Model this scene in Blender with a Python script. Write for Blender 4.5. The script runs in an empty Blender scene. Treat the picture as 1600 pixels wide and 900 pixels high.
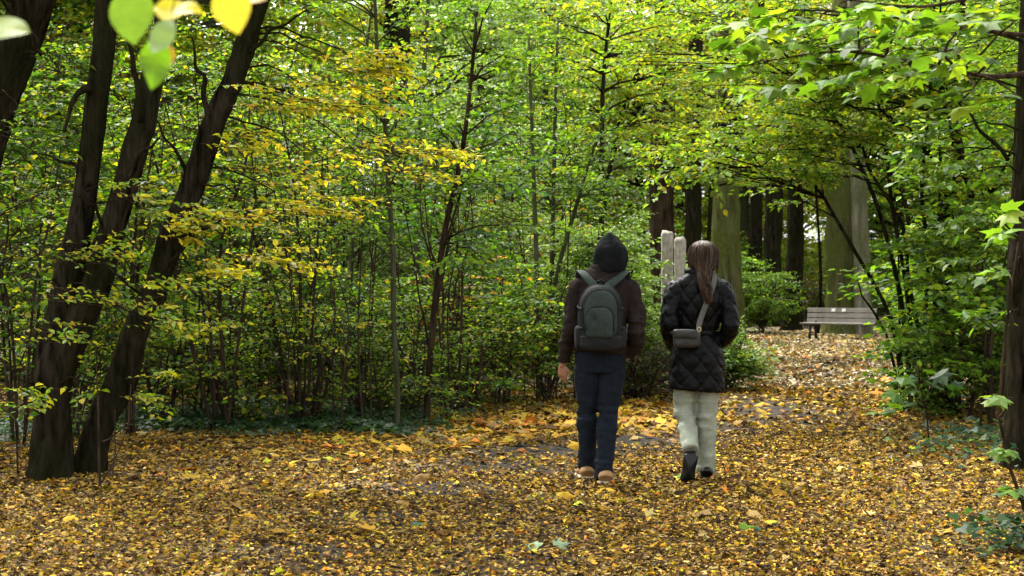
import bpy, bmesh, math, random
import numpy as np
from mathutils import Vector, Matrix, Quaternion

R = math.radians
sc = bpy.context.scene
col = sc.collection
F = 50 / 36 * 1600          # focal length in photo pixels
CH = 1.43                   # eye height
rng = np.random.default_rng(11)
random.seed(11)

# ------------------------------------------------------------------ camera, sky, sun, exposure
cam = bpy.data.cameras.new('camera')
cam.lens = 50; cam.sensor_width = 36; cam.clip_start = 0.05; cam.clip_end = 2000
cam.dof.use_dof = True; cam.dof.focus_distance = 10.6; cam.dof.aperture_fstop = 4.6
camo = bpy.data.objects.new('camera', cam); col.objects.link(camo)
camo.location = (0, 0, CH); camo.rotation_euler = (R(90), 0, 0)
sc.camera = camo

SUN_EL, SUN_AZ = R(58), R(-32)
w = bpy.data.worlds.new('World'); sc.world = w; w.use_nodes = True
nt = w.node_tree; bg = nt.nodes['Background']
sky = nt.nodes.new('ShaderNodeTexSky'); sky.sky_type = 'NISHITA'; sky.sun_disc = False
sky.sun_elevation = SUN_EL; sky.sun_rotation = SUN_AZ
sky.dust_density = 5.0; sky.air_density = 1.0; sky.ozone_density = 1.0
hs = nt.nodes.new('ShaderNodeHueSaturation'); hs.inputs['Saturation'].default_value = 0.12
nt.links.new(sky.outputs[0], hs.inputs['Color']); nt.links.new(hs.outputs[0], bg.inputs[0])
bg.inputs[1].default_value = 0.13
sun = bpy.data.lights.new('sun', 'SUN'); sun.energy = 1.5; sun.angle = R(12); sun.color = (1, .95, .85)
suno = bpy.data.objects.new('sun', sun); col.objects.link(suno)
sv = Vector((math.sin(SUN_AZ) * math.cos(SUN_EL), math.cos(SUN_AZ) * math.cos(SUN_EL), math.sin(SUN_EL)))
suno.rotation_euler = sv.to_track_quat('Z', 'Y').to_euler(); suno.location = (0, 0, 40)
sc.view_settings.view_transform = 'Standard'; sc.view_settings.look = 'None'
sc.view_settings.gamma = 1; sc.view_settings.use_curve_mapping = False
sc.view_settings.exposure = 2.5
sc.cycles.max_bounces = 6; sc.cycles.diffuse_bounces = 4; sc.cycles.glossy_bounces = 2
sc.cycles.transmission_bounces = 4; sc.cycles.use_denoising = True
sc.cycles.sample_clamp_indirect = 6

# ------------------------------------------------------------------ small helpers
def P(px, py, Y):
    """world point that the photo shows at pixel (px, py) when it stands Y metres away"""
    return np.array([(px - 800) * Y / F, Y, CH - (py - 450) * Y / F])

def norm(a):
    return a / (np.linalg.norm(a, axis=-1, keepdims=True) + 1e-9)

def vnoise(p, seed=0):
    """value noise in -1..1 at points p (N,3)"""
    p = np.asarray(p, float); i = np.floor(p).astype(np.int64); f = p - i; f = f * f * (3 - 2 * f)
    def h(ix, iy, iz):
        n = (ix * 374761393 + iy * 668265263 + iz * 2147483647 + seed * 974711) & 0xffffffff
        n = ((n ^ (n >> 13)) * 1274126177) & 0xffffffff
        return ((n ^ (n >> 16)) & 0xffff) / 32767.5 - 1
    r = 0
    for dx in (0, 1):
        for dy in (0, 1):
            for dz in (0, 1):
                wt = (f[:, 0] if dx else 1 - f[:, 0]) * (f[:, 1] if dy else 1 - f[:, 1]) * (f[:, 2] if dz else 1 - f[:, 2])
                r = r + wt * h(i[:, 0] + dx, i[:, 1] + dy, i[:, 2] + dz)
    return r

def fbm(p, seed=0, o=3):
    p = np.asarray(p, float)
    return sum(vnoise(p * 2 ** k, seed + k) / 2 ** k for k in range(o))

class Acc:
    """collects geometry for ONE mesh"""
    def __init__(s): s.V = []; s.L = []; s.C = []; s.M = []; s.K = []; s.n = 0
    def add(s, V, faces, mat=0, colr=None):
        """faces: (m,k) int array"""
        V = np.asarray(V, float); faces = np.asarray(faces, np.int64)
        s.V.append(V); s.L.append((faces + s.n).ravel()); s.C.append(np.full(len(faces), faces.shape[1]))
        s.M.append(np.full(len(faces), mat))
        s.K.append(np.zeros((len(V), 3)) + (colr if colr is not None else .1)); s.n += len(V)
    def mesh(s, name, mats, smooth=False, off=(0, 0, 0)):
        V = np.concatenate(s.V) - np.array(off); L = np.concatenate(s.L); C = np.concatenate(s.C)
        me = bpy.data.meshes.new(name)
        me.vertices.add(len(V)); me.vertices.foreach_set('co', V.ravel())
        me.loops.add(len(L)); me.loops.foreach_set('vertex_index', L.astype(np.int32))
        me.polygons.add(len(C)); me.polygons.foreach_set('loop_start', np.concatenate([[0], np.cumsum(C)[:-1]]).astype(np.int32))
        me.polygons.foreach_set('material_index', np.concatenate(s.M).astype(np.int32))
        me.polygons.foreach_set('use_smooth', np.full(len(C), smooth))
        a = me.attributes.new('Col', 'FLOAT_COLOR', 'POINT')
        K = np.concatenate(s.K); a.data.foreach_set('color', np.concatenate([K, np.ones((len(K), 1))], 1).ravel().astype(np.float32))
        for m in mats: me.materials.append(m)
        me.update(calc_edges=True)
        return me

def link(name, me, parent=None):
    o = bpy.data.objects.new(name, me); col.objects.link(o)
    if parent is not None: o.parent = parent
    return o

def tag(o, label=None, cat=None, group=None, kind=None):
    if label: o['label'] = label
    if cat: o['category'] = cat
    if group: o['group'] = group
    if kind: o['kind'] = kind
    return o

def thing(name, label, cat, loc=(0, 0, 0), group=None, rz=0):
    o = bpy.data.objects.new(name, None); col.objects.link(o); o.location = loc; o.rotation_euler = (0, 0, rz)
    o.empty_display_size = .1
    return tag(o, label, cat, group)

def resample(pts, n):
    """smooth (Catmull-Rom) resampling of a polyline to n points, with any extra columns"""
    pts = np.asarray(pts, float); m = len(pts)
    if m < 3:
        t = np.linspace(0, 1, n)[:, None]; return pts[0] * (1 - t) + pts[-1] * t
    u = np.linspace(0, m - 1, n); i = np.minimum(u.astype(int), m - 2); f = (u - i)[:, None]
    g = lambda k: pts[np.clip(k, 0, m - 1)]
    p0, p1, p2, p3 = g(i - 1), g(i), g(i + 1), g(i + 2)
    return .5 * (2 * p1 + (p2 - p0) * f + (2 * p0 - 5 * p1 + 4 * p2 - p3) * f ** 2 + (3 * p1 - p0 - 3 * p2 + p3) * f ** 3)

def tube(path, rad, sides=6, caps=True, uref=None, rb=None, rough=0, rfreq=6, seed=0):
    """tapered tube along path; rb gives a second radius (ellipse), uref the first axis"""
    path = np.asarray(path, float); n = len(path); rad = np.zeros(n) + rad
    rb = rad if rb is None else np.zeros(n) + rb
    T = norm(np.gradient(path, axis=0))
    u = np.zeros((n, 3))
    ref = np.array(uref if uref is not None else ([1, 0, 0] if abs(T[0, 0]) < .8 else [0, 1, 0]), float)
    for k in range(n):
        a = ref - T[k] * (ref @ T[k]); u[k] = a / (np.linalg.norm(a) + 1e-9)
        if uref is None: ref = u[k]
    v = np.cross(T, u)
    ang = np.arange(sides) * 2 * math.pi / sides
    c, s_ = np.cos(ang), np.sin(ang)
    off = rad[:, None, None] * c[None, :, None] * u[:, None] + rb[:, None, None] * s_[None, :, None] * v[:, None]
    V = path[:, None] + off
    if rough:
        q = V.reshape(-1, 3) * np.array([rfreq, rfreq, rfreq * .22])
        k = 1 + rough * fbm(q, seed).reshape(n, sides) + rough * .5 * vnoise(V.reshape(-1, 3) * np.array([rfreq * 4, rfreq * 4, rfreq * .5]), seed + 9).reshape(n, sides)
        V = path[:, None] + off * k[:, :, None]
    V = V.reshape(-1, 3)
    i = np.arange(n - 1)[:, None] * sides; j = np.arange(sides)[None]; j2 = (j + 1) % sides
    q = np.stack([i + j, i + j2, i + sides + j2, i + sides + j], -1).reshape(-1, 4)
    tri = None
    if caps:
        V = np.concatenate([V, path[:1], path[-1:]])
        jj = np.arange(sides); a, b = n * sides, n * sides + 1
        tri = np.concatenate([np.stack([np.full(sides, a), (jj + 1) % sides, jj], -1),
                              np.stack([np.full(sides, b), (n - 1) * sides + jj, (n - 1) * sides + (jj + 1) % sides], -1)])
    return V, q, tri

def add_tube(acc, *a, mat=0, colr=None, **k):
    V, q, tri = tube(*a, **k)
    n0 = acc.n
    acc.add(V, q, mat, colr)
    if tri is not None: acc.add(np.zeros((0, 3)), tri + n0 - acc.n, mat)

def box(acc, c, s, rot=None, mat=0, bev=.0, colr=None):
    """box with bevelled edges (8*3 verts hull)"""
    c = np.array(c, float); h = np.array(s, float) / 2; b = min(bev, *(h * .9)) if bev else 0
    bm = bmesh.new(); bmesh.ops.create_cube(bm, size=1)
    for v in bm.verts: v.co = Vector((v.co.x * 2 * h[0], v.co.y * 2 * h[1], v.co.z * 2 * h[2]))
    if b: bmesh.ops.bevel(bm, geom=bm.edges[:], offset=b, segments=2, affect='EDGES', profile=.5)
    V = np.array([v.co[:] for v in bm.verts])
    if rot is not None: V = V @ np.array(rot).T
    n0 = acc.n
    acc.add(V + c, np.zeros((0, 3), int), mat, colr)
    bm.verts.index_update()
    for f in bm.faces:
        acc.add(np.zeros((0, 3)), np.array([[v.index for v in f.verts]]) + n0 - acc.n, mat)
    bm.free()

# ------------------------------------------------------------------ materials
def mat(name):
    m = bpy.data.materials.new(name); m.use_nodes = True
    n = m.node_tree.nodes; b = n['Principled BSDF']
    return m, n, m.node_tree.links, b

def mix_rgb(n, l, fac, a, b_, mode='MIX'):
    x = n.new('ShaderNodeMix'); x.data_type = 'RGBA'; x.blend_type = mode
    for sock, val in ((0, fac), (6, a), (7, b_)):
        if isinstance(val, (int, float)): x.inputs[sock].default_value = val
        elif isinstance(val, tuple): x.inputs[sock].default_value = (*val, 1)
        else: l.new(val, x.inputs[sock])
    return x.outputs[2]

def noise_node(n, l, scale, detail=4, rough=.6, vec=None, stretch=None, coord='Object'):
    t = n.new('ShaderNodeTexNoise'); t.inputs['Scale'].default_value = scale
    t.inputs['Detail'].default_value = detail; t.inputs['Roughness'].default_value = rough
    tc = n.new('ShaderNodeTexCoord'); src = tc.outputs[coord]
    if stretch:
        mp = n.new('ShaderNodeMapping'); mp.inputs['Scale'].default_value = stretch; l.new(src, mp.inputs[0]); src = mp.outputs[0]
    l.new(src, t.inputs['Vector'])
    return t.outputs['Fac']

def ramp(n, l, src, stops):
    r = n.new('ShaderNodeValToRGB'); e = r.color_ramp.elements
    while len(e) < len(stops): e.new(.5)
    for k, (p, c) in enumerate(stops): e[k].position = p; e[k].color = (*c, 1) if len(c) == 3 else c
    l.new(src, r.inputs[0]); return r.outputs[0]

def bump(n, l, b, src, strength=.5, dist=.01):
    x = n.new('ShaderNodeBump'); x.inputs['Strength'].default_value = strength; x.inputs['Distance'].default_value = dist
    l.new(src, x.inputs['Height']); l.new(x.outputs[0], b.inputs['Normal'])

def leaf_mat(name, trans=.4, rough=.42, spec=.5):
    m, n, l, b = mat(name)
    at = n.new('ShaderNodeAttribute'); at.attribute_name = 'Col'
    f = noise_node(n, l, 45, 2)
    c = mix_rgb(n, l, .55, at.outputs['Color'], ramp(n, l, f, [(.3, (.62, .6, .5)), (.7, (1, 1, 1))]), 'MULTIPLY')
    l.new(c, b.inputs['Base Color']); b.inputs['Roughness'].default_value = rough
    b.inputs['Specular IOR Level'].default_value = spec
    tr = n.new('ShaderNodeBsdfTranslucent')
    c2 = mix_rgb(n, l, 1.0, c, (1.2, 1.25, .45), 'MULTIPLY'); l.new(c2, tr.inputs[0])
    mx = n.new('ShaderNodeMixShader'); mx.inputs[0].default_value = trans
    l.new(b.outputs[0], mx.inputs[1]); l.new(tr.outputs[0], mx.inputs[2])
    l.new(mx.outputs[0], n['Material Output'].inputs[0])
    return m

LEAF = leaf_mat('living_leaf', .5, .5, .24)
DRY = leaf_mat('fallen_leaf', .10, .75, .10)

def bark_mat(name, dark, light, moss=None, mossamt=.5, bumpd=.03, scale=9):
    m, n, l, b = mat(name)
    f = noise_node(n, l, scale, 6, .65, stretch=(1, 1, .18))
    c = ramp(n, l, f, [(.36, dark), (.64, light)])
    blot = noise_node(n, l, 2.2, 4, .6)
    c = mix_rgb(n, l, .5, c, ramp(n, l, blot, [(.35, (.5, .5, .5)), (.65, (1, 1, 1))]), 'MULTIPLY')
    if moss:
        g = noise_node(n, l, 1.6, 5, .6, stretch=(1, 1, .5))
        mm = ramp(n, l, g, [(.5 - mossamt * .4, (0, 0, 0)), (.75 - mossamt * .4, (1, 1, 1))])
        fine = noise_node(n, l, 40, 3, .7, stretch=(1, 1, .4))
        c = mix_rgb(n, l, mm, c, ramp(n, l, fine, [(.3, tuple(x * .45 for x in moss)), (.7, moss)]))
    l.new(c, b.inputs['Base Color']); b.inputs['Roughness'].default_value = .95; b.inputs['Specular IOR Level'].default_value = 0
    bump(n, l, b, f, 1.0, bumpd)
    return m

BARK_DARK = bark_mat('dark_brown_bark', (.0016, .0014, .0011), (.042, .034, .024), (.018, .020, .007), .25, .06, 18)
BARK_GREY = bark_mat('grey_green_bark', (.028, .027, .019), (.105, .098, .072), (.06, .072, .026), .35, .008, 14)
BARK_BROWN = bark_mat('brown_bark', (.010, .0075, .005), (.055, .039, .025), None, 0, .008, 14)
BARK_MOSS = bark_mat('mossy_bark', (.014, .013, .008), (.17, .155, .085), (.10, .115, .030), .5, .14, 8)
BARK_PALE = bark_mat('pale_grey_bark', (.10, .095, .075), (.30, .28, .22), (.13, .14, .06), .3, .04, 6)
TWIG = bark_mat('twig_bark', (.02, .015, .01), (.07, .05, .035), None, 0, .003, 20)

def litter_mat():
    m, n, l, b = mat('leaf_mould')
    tc = n.new('ShaderNodeTexCoord')
    vo = n.new('ShaderNodeTexVoronoi'); vo.inputs['Scale'].default_value = 26; vo.inputs['Randomness'].default_value = 1
    l.new(tc.outputs['Object'], vo.inputs['Vector'])
    sep = n.new('ShaderNodeSeparateColor'); l.new(vo.outputs['Color'], sep.inputs[0])
    c = ramp(n, l, sep.outputs[0], [(0, (.025, .018, .010)), (.35, (.06, .04, .02)), (.6, (.13, .085, .035)), (.8, (.22, .15, .06)), (1, (.32, .20, .06))])
    big = noise_node(n, l, .7, 4)
    c = mix_rgb(n, l, .5, c, ramp(n, l, big, [(.35, (.45, .42, .4)), (.65, (1, 1, 1))]), 'MULTIPLY')
    l.new(c, b.inputs['Base Color']); b.inputs['Roughness'].default_value = .85
    bump(n, l, b, vo.outputs['Distance'], .8, .02)
    return m
LITTER = litter_mat()

def gravel_mat():
    m, n, l, b = mat('trodden_gravel')
    f = noise_node(n, l, 60, 5, .7)
    c = ramp(n, l, f, [(.3, (.022, .019, .0155)), (.55, (.068, .059, .048)), (.75, (.15, .131, .108))])
    at = n.new('ShaderNodeAttribute'); at.attribute_name = 'Col'
    vo = n.new('ShaderNodeTexVoronoi'); vo.inputs['Scale'].default_value = 30; tc = n.new('ShaderNodeTexCoord'); l.new(tc.outputs['Object'], vo.inputs['Vector'])
    sep = n.new('ShaderNodeSeparateColor'); l.new(vo.outputs['Color'], sep.inputs[0])
    mould = ramp(n, l, sep.outputs[0], [(0, (.016, .010, .005)), (.5, (.05, .031, .012)), (.8, (.12, .073, .022)), (1, (.19, .115, .03))])
    c = mix_rgb(n, l, ramp(n, l, at.outputs['Fac'], [(.15, (0, 0, 0)), (.55, (1, 1, 1))]), mould, c)
    g = noise_node(n, l, 1.3, 4)
    c = mix_rgb(n, l, .6, c, ramp(n, l, g, [(.3, (.45, .42, .4)), (.7, (1, 1, 1))]), 'MULTIPLY')
    l.new(c, b.inputs['Base Color']); b.inputs['Roughness'].default_value = 1; b.inputs['Specular IOR Level'].default_value = .05
    bump(n, l, b, f, 1, .02)
    return m
GRAVEL = gravel_mat()

def cloth_mat(name, c0, c1, scale=150, rough=.9, bumps=.3, spec=.06, big=None, stretch=None, sheen=0):
    m, n, l, b = mat(name)
    f = noise_node(n, l, scale, 3, .7, stretch=stretch)
    c = ramp(n, l, f, [(.3, c0), (.7, c1)])
    if big:
        g = noise_node(n, l, big, 4)
        c = mix_rgb(n, l, .7, c, ramp(n, l, g, [(.35, (.55, .55, .55)), (.65, (1, 1, 1))]), 'MULTIPLY')
    l.new(c, b.inputs['Base Color']); b.inputs['Roughness'].default_value = rough
    b.inputs['Specular IOR Level'].default_value = spec
    if sheen: b.inputs['Sheen Weight'].default_value = sheen
    bump(n, l, b, f, bumps, .003)
    return m

# ------------------------------------------------------------------ leaves
def templ(kind):
    if kind == 'oval':
        V = [(0, 0, 0), (-.26, .28, .07), (-.25, .62, .05), (0, 1, -.10), (.25, .62, .05), (.26, .28, .07)]
        Fc = [(0, 3, 2, 1), (0, 5, 4, 3)]
    elif kind == 'rhomb':
        V = [(0, 0, 0), (-.3, .45, .08), (0, 1, -.05), (.3, .45, .08)]; Fc = [(0, 2, 1), (0, 3, 2)]
    elif kind == 'maple':
        pts = [(0, 0), (-.22, -.04), (-.52, .10), (-.33, .26), (-.62, .58), (-.26, .55), (0, 1.0),
               (.26, .55), (.62, .58), (.33, .26), (.52, .10), (.22, -.04)]
        V = [(0, .34, .05)] + [(x, y, -.10 * (x * x + (y - .34) ** 2) * 2) for x, y in pts]
        Fc = [(0, k + 1, (k + 1) % 12 + 1)[::-1] for k in range(12)]
    elif kind == 'ivy':
        pts = [(0, .12), (-.30, 0), (-.46, .36), (-.22, .5), (0, 1), (.22, .5), (.46, .36), (.30, 0)]
        V = [(x, y, .05 * abs(x)) for x, y in pts]; Fc = [(0, 4, 3, 2), (0, 6, 5, 4), (0, 2, 1, 1), (0, 7, 6, 6)]
        Fc = [(0, 2, 1), (0, 3, 2), (0, 4, 3), (0, 5, 4), (0, 6, 5), (0, 7, 6)]
    elif kind == 'big':      # near, smooth outline
        n = 9; V = [(0, 0, 0)]; L = []
        ys = np.linspace(0, 1, n)
        hw = .30 * np.sin(np.pi * ys ** .85) ** .8
        V = [(0, y, -.06 * y * y) for y in ys] + [(-h, y, .05 * h - .06 * y * y + .02 * math.sin(9 * y)) for h, y in zip(hw, ys)] + [(h, y, .05 * h - .06 * y * y + .02 * math.cos(8 * y)) for h, y in zip(hw, ys)]
        Fc = []
        for k in range(n - 1):
            Fc += [(k, k + 1, n + k + 1, n + k), (k, 2 * n + k, 2 * n + k + 1, k + 1)]
    return np.array(V, float), np.array(Fc)
TEMPL = {k: templ(k) for k in ('oval', 'rhomb', 'maple', 'ivy', 'big')}

PAL = {  # linear base colours of leaves
    'deep': (.022, .060, .014), 'green': (.058, .13, .012), 'mid': (.095, .185, .013), 'light': (.14, .25, .025),
    'lime': (.21, .30, .02), 'ygreen': (.33, .32, .02), 'yellow': (.50, .43, .035), 'gold': (.46, .29, .03),
    'orange': (.42, .15, .02), 'pale': (.20, .28, .16), 'silver': (.30, .36, .26), 'brown': (.085, .039, .010),
    'tan': (.200, .120, .032), 'cream': (.34, .245, .090), 'fgold': (.33, .190, .017), 'fyel': (.37, .25, .020), 'pale_lit': (.50, .40, .28), 'dark': (.035, .022, .010), 'ivy': (.016, .050, .016),
    'blue': (.035, .10, .055), 'soft': (.30, .44, .17)}
PN = list(PAL); PC = np.array([PAL[k] for k in PN])

def pick(n, mix):
    names = list(mix); p = np.array([mix[k] for k in names], float); p /= p.sum()
    return np.array([PN.index(k) for k in names])[rng.choice(len(names), n, p=p)]

class Leaves:
    def __init__(s): s.pos, s.dir, s.nrm, s.size, s.curl, s.ci = [], [], [], [], [], []
    def add(s, pos, dr, nrm, size, ci, curl=None):
        n = len(pos); s.pos.append(pos); s.dir.append(dr); s.nrm.append(nrm); s.size.append(np.zeros(n) + size)
        s.curl.append(np.ones(n) if curl is None else curl); s.ci.append(ci)
    def arrays(s):
        pos, d, nr = (np.concatenate(x) for x in (s.pos, s.dir, s.nrm))
        d = norm(d); x = norm(np.cross(d, nr)); z = np.cross(x, d)
        return pos, x, d, z, np.concatenate(s.size), np.concatenate(s.curl), np.concatenate(s.ci)

def bake(acc, A, kind, m, jitter=.22):
    pos, x, y, z, size, curl, ci = A
    if not len(pos): return
    T, Fc = TEMPL[kind]; k = len(T); n = len(pos)
    wv = rng.uniform(.85, 1.2, n)
    V = pos[:, None] + size[:, None, None] * (T[None, :, 0, None] * wv[:, None, None] * x[:, None] + T[None, :, 1, None] * y[:, None]
                                             + (T[None, :, 2] * curl[:, None])[:, :, None] * z[:, None])
    c = PC[ci] * np.exp(rng.normal(0, jitter, (n, 1))) * np.exp(rng.normal(0, .06, (n, 3)))
    acc.add(V.reshape(-1, 3), (Fc[None] + (np.arange(n) * k)[:, None, None]).reshape(-1, Fc.shape[1]), m, np.repeat(np.clip(c, 0, .8), k, 0))

_lm = {}
def leaf_mesh(kind, ci, v, material):
    """a shared single-leaf mesh"""
    key = (kind, ci, v, material.name)
    if key not in _lm:
        acc = Acc(); T, Fc = TEMPL[kind]; T = T.copy()
        T[:, 2] = T[:, 2] * (.5, 1.5, 2.5)[v] + .04 * np.sin(T[:, 1] * 7 + v)
        acc.add(T, Fc, 0, np.clip(PC[ci] * (.8, 1, 1.25)[v], 0, .8)); _lm[key] = acc.mesh('leaf', [material])
    return _lm[key]

def leaf_objects(A, idx, kind, material, parent, off, name='leaf'):
    pos, x, y, z, size, curl, ci = A; out = []
    for i in idx:
        o = link(name, leaf_mesh(kind, int(ci[i]), int(rng.integers(3)), material), parent)
        M = Matrix(np.column_stack([x[i], y[i], z[i]]) * size[i]).to_4x4(); M.translation = Vector(pos[i] - off)
        o.matrix_local = M; out.append(o)
    return out

def in_view(pos, size):
    px = 800 + pos[:, 0] * F / np.maximum(pos[:, 1], .1); py = 450 - (pos[:, 2] - CH) * F / np.maximum(pos[:, 1], .1)
    ok = (px > 5) & (px < 1595) & (py > 5) & (py < 895) & (pos[:, 1] > .5)
    return np.where(ok, size * F / np.maximum(pos[:, 1], .1), 0)

NLEAF = [0, 0]
class Plant:
    def __init__(s, name, label, cat, base, group=None, bark=None, leafkind='oval', lsize=.06, mix=None, tilt=.45, leafm=None, twr=.0035):
        s.base = np.array(base, float); s.root = thing(name, label, cat, tuple(s.base), group)
        s.bark = bark or BARK_BROWN; s.kind = leafkind; s.lsize = lsize; s.mix = mix or {'green': 1}; s.tilt = tilt; s.twr = twr
        s.lv = Leaves(); s.tw = Acc(); s.br = Acc(); s.stems = []; s.leafm = leafm or LEAF
    def stem(s, pts, rad, part='trunk', sides=8, n=None, rough=.06, flare=0, seed=0, rfreq=6):
        pts = np.asarray(pts, float); rad = np.asarray(rad, float)
        n = n or max(4, int(np.sum(np.linalg.norm(np.diff(pts, axis=0), axis=1)) / .25))
        q = resample(np.column_stack([pts, np.interp(np.arange(len(pts)), np.linspace(0, len(pts) - 1, len(rad)), rad)]), n)
        path, r = q[:, :3], np.abs(q[:, 3])
        if flare: r = r * (1 + flare * np.exp(-(path[:, 2] - path[0, 2]) / .18))
        acc = Acc(); add_tube(acc, path, r, sides, rough=rough, seed=seed + len(s.stems), rfreq=rfreq)
        o = link(part, acc.mesh(part, [s.bark], True, s.base), s.root)
        s.stems.append((path, r)); return path, r
    def branch(s, a, b, r0=.012, r1=.004, sag=.1, wig=.06, sides=5, n=7, crown=False):
        a = np.asarray(a, float); b = np.asarray(b, float); L = np.linalg.norm(b - a)
        t = np.linspace(0, 1, n)[:, None]
        p = a * (1 - t) + b * t + np.array([0, 0, 1]) * sag * L * 4 * t * (1 - t) + rng.normal(0, wig * L * .35, (n, 3)) * np.sin(t * math.pi)
        if crown or r0 < .012: add_tube(s.br, p, np.linspace(r0, r1, n), sides, caps=False)
        else:
            acc = Acc(); add_tube(acc, resample(p, 14), np.linspace(r0, r1, 14), 8, rough=.08); link('branch', acc.mesh('branch', [s.bark], True, s.base), s.root)
        return p
    def spray(s, p0, d, L, nl=12, size=None, droop=.15, mix=None, sub=2, tilt=None, twr=.0035):
        p0 = np.atleast_2d(p0); M = len(p0); d = norm(np.atleast_2d(d)); L = np.zeros(M) + L
        size = size or s.lsize; tilt = s.tilt if tilt is None else tilt
        t = np.clip((np.arange(nl)[None] + rng.uniform(.2, .9, (M, nl))) / nl, .05, 1)
        up = np.array([0, 0, 1.])
        hor = norm(np.cross(d, up)); side = np.where(np.arange(nl) % 2, 1., -1.)[None, :, None]
        pos = p0[:, None] + d[:, None] * (L[:, None] * t)[..., None] - up * (droop * L[:, None] * t ** 2)[..., None]
        ld = d[:, None] * .65 + side * hor[:, None] * rng.uniform(.4, 1., (M, nl, 1)) + rng.normal(0, .25, (M, nl, 3)) - up * .2
        nr = up + rng.normal(0, tilt, (M, nl, 3))
        pos = pos + norm(ld) * size * .15
        sz = size * rng.uniform(.55, 1.2, (M, nl))
        s.lv.add(pos.reshape(-1, 3), ld.reshape(-1, 3), nr.reshape(-1, 3), sz.ravel(), pick(M * nl, mix or s.mix), rng.uniform(-.6, 2.4, M * nl))
        # twigs: triangular tubes with three rings
        if twr > 0:
            tt = np.array([0, 1.])[None, :, None]
            c = p0[:, None] + d[:, None] * L[:, None, None] * tt - up * (droop * L[:, None, None] * tt ** 2)
            rr = np.array([1, .4])[None, :, None, None] * twr
            ang = np.arange(3) * 2 * math.pi / 3
            v2 = np.cross(d, hor)
            ring = np.cos(ang)[None, None, :, None] * hor[:, None, None] + np.sin(ang)[None, None, :, None] * v2[:, None, None]
            V = (c[:, :, None] + rr * ring).reshape(-1, 3)
            f = np.array([[j, (j + 1) % 3, 3 + (j + 1) % 3, 3 + j] for j in range(3)])
            s.tw.add(V, (f[None] + (np.arange(M) * 6)[:, None, None]).reshape(-1, 4))
        for k in range(sub):
            ts = rng.uniform(.2, .7, M)
            q = p0 + d * (L * ts)[:, None] - up * (droop * L * ts ** 2)[:, None]
            sg = (1 if k % 2 else -1)
            d2 = norm(d + sg * hor * rng.uniform(.5, 1.1, (M, 1)) + rng.normal(0, .12, (M, 3)))
            s.spray(q, d2, L * rng.uniform(.45, .75, M), max(4, int(nl * .6)), size, droop, mix, 0, tilt, twr * .7)
    def crown(s, c, rad, nb, spb=5, nl=10, L=(.3, .7), stem=0, t0=.2, r0=.012, mix=None, size=None, sub=2, droop=.15, sag=.08, shell=.5, lift=.35, tilt=None):
        """branches from a stem to points of an ellipsoid, leafy sprays along each"""
        c = np.array(c, float); rad = np.array(rad, float)
        path, r = s.stems[stem]; m = len(path)
        for k in range(nb):
            u = rng.normal(size=3); u /= np.linalg.norm(u)
            tg = c + u * rad * rng.uniform(0, 1) ** (1 / 3 if shell < .6 else 1 / 5)
            lo = int(m * t0)
            zz = tg[2] - lift * np.linalg.norm(tg[:2] - path[-1, :2]) - .1
            i = int(np.clip(np.argmin(np.abs(path[:, 2] - zz)), lo, m - 1))
            rr = min(r0 * rng.uniform(.7, 1.3), r[i] * .7)
            p = s.branch(path[i], tg, rr, .004, sag, sides=4 if s.twr > 0 else 3, n=6, crown=True)
            ts = rng.uniform(.3, 1, spb) * (len(p) - 1); ts[0] = len(p) - 1.001
            ii = ts.astype(int); f = (ts - ii)[:, None]
            q = p[ii] * (1 - f) + p[np.minimum(ii + 1, len(p) - 1)] * f
            d = norm(tg - path[i]) * np.array([1, 1, .4]) + rng.normal(0, .6, (spb, 3)) * np.array([1, 1, .35])
            s.spray(q, d, rng.uniform(*L, spb), nl, size, droop, mix, sub, tilt, s.twr)
    def finish(s, nleaf=0, foliage='foliage'):
        if s.br.n: link('branches', s.br.mesh('branches', [s.bark], True, s.base), s.root)['kind'] = 'stuff'
        if s.tw.n: link('twigs', s.tw.mesh('twigs', [TWIG], False, s.base), s.root)['kind'] = 'stuff'
        if not s.lv.pos: return s.root
        A = s.lv.arrays(); n = len(A[0]); idx = np.array([], int)
        if nleaf:
            px = in_view(A[0], A[4]) * rng.uniform(.6, 1, n)
            idx = np.argsort(-px)[:nleaf]; idx = idx[px[idx] > 3]
            leaf_objects(A, idx, s.kind, s.leafm, s.root, s.base)
        keep = np.ones(n, bool); keep[idx] = False
        B = tuple(a[keep] for a in A)
        acc = Acc(); bake(acc, B, s.kind, 0)
        if acc.n: link(foliage, acc.mesh(foliage, [s.leafm], False, s.base), s.root)['kind'] = 'stuff'
        NLEAF[0] += n; NLEAF[1] += len(idx)
        return s.root

# ------------------------------------------------------------------ ground and path
cl = np.array([[-.1, -3], [.05, 4], [.25, 8], [.9, 11], [1.7, 13.5], [3.1, 16.7], [4.4, 21], [6.1, 29], [8.2, 38], [9.6, 42.5], [13, 46], [22, 49]])
hw = np.array([2.0, 2.0, 1.7, 1.5, 1.35, 1.15, 1.2, 1.5, 2.2, 1.9, 1.7, 1.6])
clr = resample(np.column_stack([cl, hw]), 160)
def path_dist(x, y):
    d = np.hypot(x[:, None] - clr[None, :, 0], y[:, None] - clr[None, :, 1])
    i = d.argmin(1); return d[np.arange(len(x)), i], clr[i, 2]
def ground_z(x, y):
    d, h = path_dist(x, y); k = np.clip((d - h) / 1.2, 0, 1)
    p = np.column_stack([x * .5, y * .5, 0 * x])
    return k * (.035 * fbm(p, 3) + .02) + np.clip((d - h - 4) / 30, 0, 1) * .25 * (1 + vnoise(p * .12, 5))
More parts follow.
